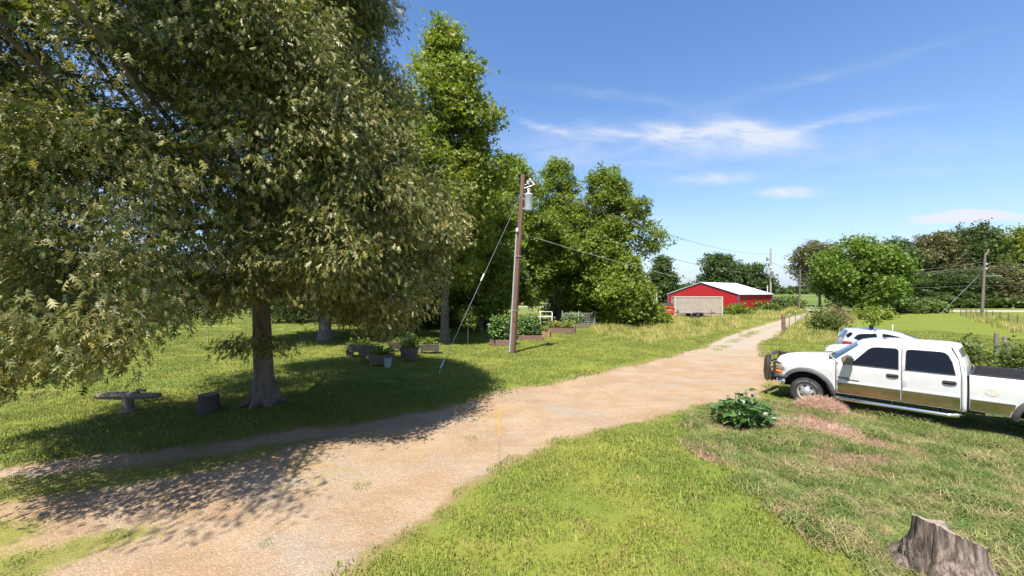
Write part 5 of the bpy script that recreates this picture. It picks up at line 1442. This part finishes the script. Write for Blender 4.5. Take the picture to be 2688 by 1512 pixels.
for py, pl, lab in ((688, 690, 'topmost dark power line along the road in front of the wood'), (698, 700, 'second power line along the road in front of the wood'), (703.5, 704, 'third power line along the road in front of the wood'), (748, 750, 'low slack cable along the road in front of the wood')):
    a = Vector(Q(2582, py, 64.5)); cable('power_line', lab, b3 + at3(5.6 if py < 740 else 4.2) + Vector((0, 0, -.35 * (py - 688) / 16 if py < 740 else 0)), a, .45, .022, WIRE, G4)
    bb = Vector(Q(3300, py + 4, 72)); cable('power_line', lab.replace(' in front of the wood', ', beyond the grey pole'), a, bb, .5, .022, WIRE, G4)
cable('guy_wire', 'slanting guy wire left of the grey pole before the wood', Q(2571, 722, 64.5), P(2468, 824), .02, .02, STEEL)
cable('overhead_wire', 'thin overhead wire from brown pole towards the pale pole', pb + pat(8.75) + Vector((.28, 0, 0)), b2 + at2(9.6), 1.1, .016, WIRE)
cable('service_cable', 'bright service cable crossing from brown pole to the metal pole at the barn', pb + pat(6.2), ((2014.5 - 1344) / F * 69, 69, 3.9), .9, .013, WIREL)
cable('overhead_wire', 'second thin wire leaving the pale pole to the right', b2 + at2(8.3), b3 + at3(6.8), .4, .02, WIRE)
cable('overhead_wire', 'lower thin wire from the brown pole past the rounded tree', pb + pat(7.4), b2 + at2(6.2), 1.0, .016, WIRE)

# ---- fences and posts
def corner_post():
    b = P(2056, 882); T = thing('fence_post', 'thick weathered wooden corner post beside the drive', 'post', b)
    m = MB(); h = 1.62; m.tube([(0, 0, -.2), (.01, 0, .6), (.02, .01, 1.2), (.015, 0, h - .03), (.01, .005, h)], [.135, .125, .12, .115, .08], 12); m.build('post', WOODB, T, smooth=True, sharp=50)
    for z in (.45, .95, 1.4):
        w = MB(); w.lathe([(.125, -.008), (.14, -.008), (.14, .008), (.125, .008)], 12, (.012, 0, z), closed=True); w.build('wire_wrap', STEEL, T)
corner_post()
for i, (px, py, h, lab) in enumerate(((2615, 961, 1.42, 'taller left one of two grey wooden posts in the weeds behind the truck bed'), (2638, 975, 1.38, 'right one of two grey wooden posts in the weeds behind the truck bed'))):
    b = P(px, py); T = thing('fence_post', lab, 'post', b, 0, 'two grey posts behind the truck')
    m = MB(); m.tube([(0, 0, -.2), (.0, 0, .5), (.012, 0, h - .05), (.012, 0, h)], [.088, .08, .074, .055], 10); m.build('post', WOODG, T, smooth=True, sharp=50)
    w = MB(); w.lathe([(.076, -.01), (.09, -.01), (.09, .01), (.076, .01)], 10, (.008, 0, .75), closed=True); w.build('wire_wrap', STEEL, T)
def wire_fence(name, label, pts, h, nw, pr, mt, topm=None, mesh=False):
    T = thing(name, label, 'fence', (*pts[0], 0)); o = Vector((*pts[0], 0)); P3 = [Vector((*p, 0)) - o for p in pts]
    for p in P3:
        m = MB(); m.tube([tuple(p + Vector((0, 0, -.1))), tuple(p + Vector((0, 0, h + .12)))], pr, 6); q = m.build('post', mt, T)
        if topm:
            m = MB(); m.tube([tuple(p + Vector((0, 0, h + .0))), tuple(p + Vector((0, 0, h + .14)))], pr * 1.25, 6); m.build('post_cap', topm, q)
    m = MB()
    for k in range(nw):
        z = h * (k + .6) / nw
        for a, b in zip(P3, P3[1:]): m.tube([tuple(a + Vector((0, 0, z))), tuple(b + Vector((0, 0, z)))], .007, 4, False)
    if mesh:
        for a, b in zip(P3, P3[1:]):
            n = max(2, int((b - a).length / .3))
            for k in range(1, n): q = a.lerp(b, k / n); m.tube([tuple(q), tuple(q + Vector((0, 0, h)))], .005, 3, False)
    m.build('wire_mesh', WIRE, T)
gp = lambda q: [P(*p)[:2] for p in q]
wire_fence('wire_fence', 'wire mesh fence on dark steel posts along the mown field', gp(((2522, 828), (2536, 831), (2549, 834), (2562, 836.5), (2577, 839.5), (2590, 842), (2606, 845.5), (2625, 849), (2647, 854), (2671, 860), (2700, 867), (2735, 876))), 1.05, 6, .035, mat('dark steel post', (.07, .055, .045), (.14, .10, .07), 8, .8), None, True)
wire_fence('wire_fence', 'row of thin white topped steel posts along the weedy side of the drive', gp(((2056, 882), (2072, 860), (2088, 848), (2103, 840), (2117, 834), (2130, 829), (2141, 825))), 1.1, 4, .026, mat('steel post', (.10, .09, .08), None, rough=.7), PVC)
# thin stakes
def stake(label, px, py, h, r, lo, hi, frac=.5, name='marker_stake', lean=0):
    T = thing(name, label, 'stake', P(px, py)); m = MB(); m.tube([(0, 0, -.1), (lean * .6, 0, h * frac)], r, 6); m.build('rod', lo, T); m = MB(); m.tube([(lean * .6, 0, h * frac), (lean, 0, h)], r * 1.15, 6); m.build('painted_top', hi, T)
stake('thin stake with an orange yellow top on the edge of the lawn by the drive', 1311, 1214, .98, .011, WOODP, YELLOW, .5)
stake('short white stake in the mown field beyond the hatchback', 2343, 870, .55, .035, PVC, PVC, .5)

# ---- the raised garden right of the pole
def veg(parent, rng, x0, x1, y0, y1, z, h, n, size, lm, tmpl=OVAL, name='plants'):
    cs, ds = [], []
    for i in range(n):
        x, y = rng.uniform(x0, x1), rng.uniform(y0, y1); hh = h * rng.uniform(.5, 1.1)
        for k in range(3): cs.append((x + rng.normal() * .06, y + rng.normal() * .06, z + hh * (.3 + .35 * k))); ds.append(norm(rng.normal(size=3) + np.array([0, 0, .6])))
    V_, T_ = leaf_cloud(rng, np.array(cs), np.array(ds), 6, .09, size, tmpl, .2, .8, .7)
    V_[:, 2] = np.maximum(V_[:, 2], .02)
    return tri_mesh(name, V_, T_, lm, parent)
VEG_L = leafmat('vegetable leaves', [(0, (.06, .14, .03)), (.5, (.12, .21, .05)), (1, (.22, .29, .10))], trans=.3, var=.3, nscale=2)
VEG_Y = leafmat('yellowing vegetable leaves', [(0, (.10, .16, .03)), (.5, (.22, .25, .05)), (1, (.33, .30, .08))], trans=.3, var=.3, nscale=2)
def raised_bed(label, px, py, L, Wd, h, rz, lm, ph, n, size, boards=BEDW):
    T = thing('raised_bed', label, 'garden bed', P(px, py), rz, 'raised beds of the garden')
    b = MB()
    for s in (0, 1):
        for k in range(2):
            b.box((L / 2, s * Wd, h * (.25 + .5 * k)), (L, .05, h * .48)); b.box((s * L, Wd / 2, h * (.25 + .5 * k)), (.05, Wd - .055, h * .48))
    for x in (.0, L):
        for y in (-.03, Wd + .03): b.box((x, y, h * .55), (.09, .09, h * 1.1))
    b.build('frame', boards, T, bevel=.006)
    s = MB(); s.box((L / 2, Wd / 2, h * .45), (L - .06, Wd - .06, h * .85)); s.build('soil', SOIL, T)
    rng = np.random.default_rng(int(px)); veg(T, rng, .1, L - .1, .1, Wd - .1, h * .85, ph, n, size, lm)
raised_bed('raised bed with big squash leaves left of the pole foot', 1288, 907, 1.35, 1.2, .34, R(-6), VEG_L, 1.25, 70, .26)
raised_bed('raised bed of tall bushy green plants right behind the pole', 1352, 893, 1.75, 1.3, .32, R(-4), VEG_L, 1.15, 130, .17)
raised_bed('small raised bed with few plants between tall and yellow beds', 1412, 884, .80, .9, .38, R(-10), VEG_Y, .35, 14, .13, mat('orange brown boards', (.40, .19, .10), (.25, .14, .09), 6, .9))
raised_bed('long raised bed with yellowing leaves in front of the wire trellis', 1436, 873, 2.1, 1.1, .36, R(-12), VEG_Y, .50, 80, .16)
raised_bed('raised bed at the right end of the garden under the trellis', 1506, 862, 1.35, 1.0, .40, R(-3), VEG_L, .22, 12, .12, WOODG)
def hoops():
    T = thing('hoop_frame', 'white pipe hoop frame standing over the garden behind the tall plants', 'frame', P(1386, 868)); L, r, h = 1.95, .42, 1.62
    for k in range(3):
        m = MB(); x = L * k / 2; m.tube([(x, -r, .05), (x, -r, h * .72)] + [(x, -r * math.cos(a), h * .72 + r * .9 * math.sin(a)) for a in np.linspace(0.2, PI - .2, 9)] + [(x, r, h * .72), (x, r, .05)], .022, 7); m.build('hoop', PVC, T, smooth=True)
    for y, z in ((0, h * .72 + r * .92), (-r, h * .72), (r, h * .72)):
        m = MB(); m.tube([(0, y, z), (L, y, z)], .02, 6); m.build('rail', PVC, T, smooth=True)
hoops()
def trellis():
    T = thing('wire_trellis', 'square wire mesh trellis with climbing plants at the back of the garden', 'trellis', P(1476, 860)); L, h = 2.9, 1.35
    m = MB()
    for k in range(20): m.tube([(L * k / 19, 0, 0), (L * k / 19, 0, h)], .008, 4, False)
    for k in range(9): m.tube([(0, .005, h * (k + .5) / 9), (L, .005, h * (k + .5) / 9)], .008, 4, False)
    m.build('mesh', WIREL, T)
    for k in range(3):
        p = MB(); p.tube([(L * k / 2, .02, -.1), (L * k / 2, .02, h + .15)], .02, 6); p.build('post', PVC, T)
    veg(T, np.random.default_rng(5), 0, L * .62, -.1, .1, .2, 1.0, 40, .17, VEG_L, name='climber')
trellis()
stake('short white plant stake at the squash bed', 1316, 898, 1.0, .02, PVC, PVC, .6, 'plant_stake')
def young_tree(label, px, py, h, sd):
    T = thing('young_tree', label, 'tree', P(px, py)); grow(T, sd, h, h * .45, egg(.55, .55, .7, .4, .2), OVAL, HACK_L, WOODP, trunk_r=.035, n_prim=14, n_sub=4, n_tw=2, per=6, spread=.1, size=.13, sub_len=.35, flare=1.2)
young_tree('thin staked young tree with a pale stem left of the garden', 1228, 905, 2.3, 81)
young_tree('thin young tree standing in the sunlit lawn left of the oak trunk', 545, 902, 2.9, 82)

# ---- planters in the shade between oak and garden
def planter(label, px, py, L, Wd, h, leg, rz, ph, n, mt=WOODG):
    T = thing('wooden_planter', label, 'planter', P(px, py), rz, 'wooden planters in the shade')
    b = MB(); z0 = leg
    for s in (1, -1):
        b.prism([(-L / 2 + .06, z0), (L / 2 - .06, z0), (L / 2, z0 + h), (-L / 2, z0 + h)], .03, lambda a, z, t: (a, s * (Wd / 2 - .07 + .07 * (z - z0) / h) + t * s, z))
        b.box((s * (L / 2 - .04), 0, z0 + h / 2), (.03, Wd - .1, h * .96)); b.box((0, s * Wd / 2, z0 + h + .012), (L + .08, .07, .024)); b.box((s * L / 2, 0, z0 + h + .012), (.07, Wd - .08, .024))
    b.box((0, 0, z0 + .02), (L - .2, Wd - .14, .03)); b.build('trough', mt, T)
    for sx in (1, -1):
        for sy in (1, -1):
            l = MB(); l.box((sx * (L / 2 - .12), sy * (Wd / 2 - .13), leg / 2), (.07, .07, leg)); l.build('leg', mt, T)
    s = MB(); s.box((0, 0, z0 + h * .8), (L - .12, Wd - .1, .05)); s.build('soil', SOIL, T)
    rng = np.random.default_rng(int(px * 3)); veg(T, rng, -L / 2 + .1, L / 2 - .1, -Wd / 2 + .1, Wd / 2 - .1, z0 + h * .8, ph, n, .13, HACK_L)
planter('long grey wooden planter trough at the left of the shaded group', 945, 938, 1.0, .5, .34, .28, R(6), .30, 16)
planter('grey planter with corner posts in front of the long trough', 972, 950, .95, .55, .36, .30, R(-6), .15, 8)
planter('low planter full of green leaves nearest the bucket', 1002, 958, .95, .6, .40, .06, R(2), .30, 36)
planter('planter with a bushy plant in the middle of the shaded group', 1075, 948, .75, .5, .36, .24, R(-3), .42, 22)
planter('planter of twiggy plants at the sunny end of the group', 1128, 928, 1.0, .5, .30, .16, R(8), .32, 20)
planter('small dark planter at the very back of the shaded group', 1040, 925, .7, .45, .3, .2, R(0), .2, 8, mat('dark boards', (.09, .07, .055), None, rough=.9))
def pot(name, label, loc, r, h, mt, cat='pot', plant=None, group=None):
    T = thing(name, label, cat, loc, 0, group); b = MB(); b.lathe([(.001, .0), (r * .74, .0), (r, h), (r * 1.07, h), (r * 1.07, h * .9), (r * .97, h * .9)][:4] + [(r * .94, h), (r * .7, h * .15), (.001, h * .15)], 18); b.build('pot' if plant else 'bucket', mt, T, smooth=True, sharp=40)
    if plant: 
        s = MB(); s.lathe([(.001, h * .86), (r * .9, h * .84)], 14); s.build('soil', SOIL, T); plant(T)
    else:
        k = MB(); k.tube([(r * 1.05 * math.cos(a), -.06 - .12 * math.sin(a), h * (.93 - .25 * math.sin(a))) for a in np.linspace(0, PI, 11)], .006, 5); k.build('handle', STEEL, T)
pot('bucket', 'white plastic bucket on the grass in front of the shaded planters', P(1018, 964), .16, .36, mat('dull grey plastic', (.40, .40, .39), (.30, .30, .29), 8, .5), 'bucket')  # bucket plastic mottled in two dull greys
pot('flower_pot', 'black round plant pot at the left end of the shaded planters', P(918, 935), .2, .3, BLACKM, plant=lambda T: veg(T, np.random.default_rng(2), -.12, .12, -.12, .12, .28, .3, 10, .12, HACK_L))
pot('flower_pot', 'black plant pot with a tall leafy plant behind the middle planter', P(1078, 938), .2, .34, BLACKM, plant=lambda T: veg(T, np.random.default_rng(3), -.15, .15, -.15, .15, .3, .8, 24, .15, VEG_L))
def roofpot(T):
    w = MB(); w.tube([(0, 0, .12), (.01, 0, .35), (-.02, .01, .62)], .008, 5); w.build('stem', BARK2, T); veg(T, np.random.default_rng(6), -.13, .13, -.1, .1, .20, .55, 16, .13, HACK_L)
pot('potted_plant', 'leafy sapling in a small black pot standing on the hatchback roof', (14.62, 17.05, 1.625), .08, .15, BLACKM, 'potted plant', plant=roofpot)

# ---- stumps and logs
def stump_big():
    x, y, _ = P(2488, 1512)
    T = thing('tree_stump', 'large weathered grey stump with a slanted broken top at the bottom corner', 'stump', (x, y, 0))
    b = MB(); n = 120; rws = []
    bark = mat('stump wood', (.27, .205, .165), (.065, .047, .038), 9, .95, bump=1.0, bscale=26, stretch=(2.2, 2.2, .35), lo=.38, hi=.6)
    for z in list(np.linspace(-.06, 1, 30)):
        row = []
        for k in range(n + 1):
            a = 2 * PI * (k % n) / n
            htop = .60 - .17 * math.cos(a - .15) + .03 * mnoise.noise((math.cos(a) * 4, math.sin(a) * 4, 2)) + .02 * mnoise.noise((math.cos(a) * 13, math.sin(a) * 13, 5)); zz = z * htop
            r = .325 + .22 * max(0, 1 - max(z, 0)) ** 2.4 * (1 + .55 * math.sin(3 * a + 1.1) + .35 * math.sin(7 * a)) + .022 * mnoise.noise((math.cos(a) * 7, math.sin(a) * 7, z * .8)) + .012 * mnoise.noise((math.cos(a) * 19, math.sin(a) * 19, z * 1.2))
            r -= .05 * math.exp(-((((a - 3.5 + PI) % (2 * PI)) - PI) / .09) ** 2) * smooth01((z - .05) * 2) + .035 * math.exp(-((((a - 4.45 + PI) % (2 * PI)) - PI) / .05) ** 2) + .03 * math.exp(-((((a - 5.2 + PI) % (2 * PI)) - PI) / .06) ** 2)
            row.append((r * math.cos(a) * 1.12, r * math.sin(a), zz))
        rws.append(row)
    b.grid(rws); b.build('trunk', bark, T, smooth=True, sharp=60)
    t = MB(); top = rws[-1]; rws2 = [top]
    for f in (.9, .72, .5, .28, .1):
        rws2.append([(p[0] * f, p[1] * f, p[2] - .012 - (1 - f) * .05 + .035 * mnoise.noise((p[0] * f * 9, p[1] * f * 9, 3))) for p in top])
    t.grid(rws2); t.build('cut_face', mat('pale split wood', (.34, .27, .22), (.19, .14, .115), 9, .95, bump=.8, bscale=30), T, smooth=True)
    c = MB(); rng = random.Random(3)
    for k in range(9):
        a = rng.uniform(2.6, 3.4); r = .40 + rng.uniform(0, .05); h = rng.uniform(.2, .45)
        c.prism([(-.05, 0), (.05, 0), (.03, h), (-.03, h * .9)], .03, lambda u, z, tt: (r * math.cos(a) * 1.12 - u * math.sin(a) - tt * math.cos(a), r * math.sin(a) + u * math.cos(a) - tt * math.sin(a), z))
    T.scale = (.84, .84, .84)
    c.build('loose_bark', mat('dark loose bark', (.10, .075, .06), (.20, .16, .13), 9, .95, bump=.8), T)
stump_big()
def log_bench():
    x, y, _ = P(335, 1082); T = thing('log_seat', 'horizontal weathered log lying across a stump in the oak shade', 'log', (x, y, 0))
    m = MB(); m.tube([(0, 0, -.1), (0, 0, .1), (.02, 0, .25), (.0, 0, .38)], [.22, .15, .12, .13], 10); m.build('stump', WOODG, T, smooth=True)
    m = MB(); m.tube([(-.75, -.05, .43), (-.35, -.02, .44), (0, 0, .43), (.4, .03, .42), (.80, .06, .44)], [.075, .10, .11, .085, .06], 10); m.build('log', WOODG, T, smooth=True)
    m = MB(); m.tube([(.1, 0, .42), (.3, .02, .58), (.45, .02, .56)], [.06, .05, .03], 8); m.build('branch_stub', WOODG, T, smooth=True)
log_bench()
x, y, _ = P(548, 1078); T = thing('tree_stump', 'dark short stump with a flat top left of the oak trunk', 'stump', (x, y, 0))
m = MB(); m.lathe([(.34, -.05), (.28, .05), (.24, .2), (.235, .42), (.22, .44)], 20); m.build('trunk', mat('dark stump bark', (.05, .04, .034), (.09, .075, .06), 9, .95, bump=1.0, stretch=(2, 2, .4)), T, smooth=True)
m = MB(); m.lathe([(.225, .436), (.1, .43), (.001, .425)], 20); m.build('cut_face', WOODG, T)

def hay(label, px, py, a, b, h, n, sd):
    x, y, _ = P(px, py); T = thing('hay_heap', label, 'hay heap', (x, y, 0), R(-38)); rng = np.random.default_rng(sd)
    core = MB(); rws = []
    for i in range(9):
        t = i / 8 * PI / 2; rws.append([(a * .9 * math.cos(t) * math.cos(u) * (1 + .15 * mnoise.noise((math.cos(u) * 2, math.sin(u) * 2, t))), b * .9 * math.cos(t) * math.sin(u), h * .85 * math.sin(t) - .02) for u in np.linspace(0, 2 * PI, 25)])
    core.grid(rws); core.build('mound', mat('dry straw', (.40, .26, .17), (.25, .16, .09), 14, .95, bump=1.0, bscale=60), T, smooth=True)
    m = n; u = rng.uniform(0, 2 * PI, m); t = np.arcsin(rng.uniform(0, 1, m)); 
    c = np.stack([a * np.cos(t) * np.cos(u), b * np.cos(t) * np.sin(u), h * np.sin(t)], -1); d = norm(c * np.array([1 / a, 1 / b, 1 / h]) * .55 + rng.normal(size=(m, 3)) * .8)
    v = np.array([(0, -.012, 0), (0, .012, 0), (.55, .014, .05), (.55, -.014, .05), (1, 0, -.08)], float); tr = np.array([(0, 1, 2), (0, 2, 3), (3, 2, 4)])
    V_, T_ = leaf_cloud(rng, c, d, 1, .03, .15, (v, tr), .2, .3, .7)
    V_[:, 2] = np.maximum(V_[:, 2], .005)
    tri_mesh('straw', V_, T_, leafmat('dry straw blades', [(0, (.30, .17, .11)), (.5, (.50, .32, .235)), (1, (.66, .48, .38))], trans=.2, var=.25, nscale=2), T)
hay('pinkish heap of dry cut grass against the truck front wheel', 2152, 1080, .54, .27, .33, 6500, 5)
hay('larger flattened heap of pinkish dry cut grass between weed and truck', 2135, 1132, .85, .42, .13, 8000, 6)
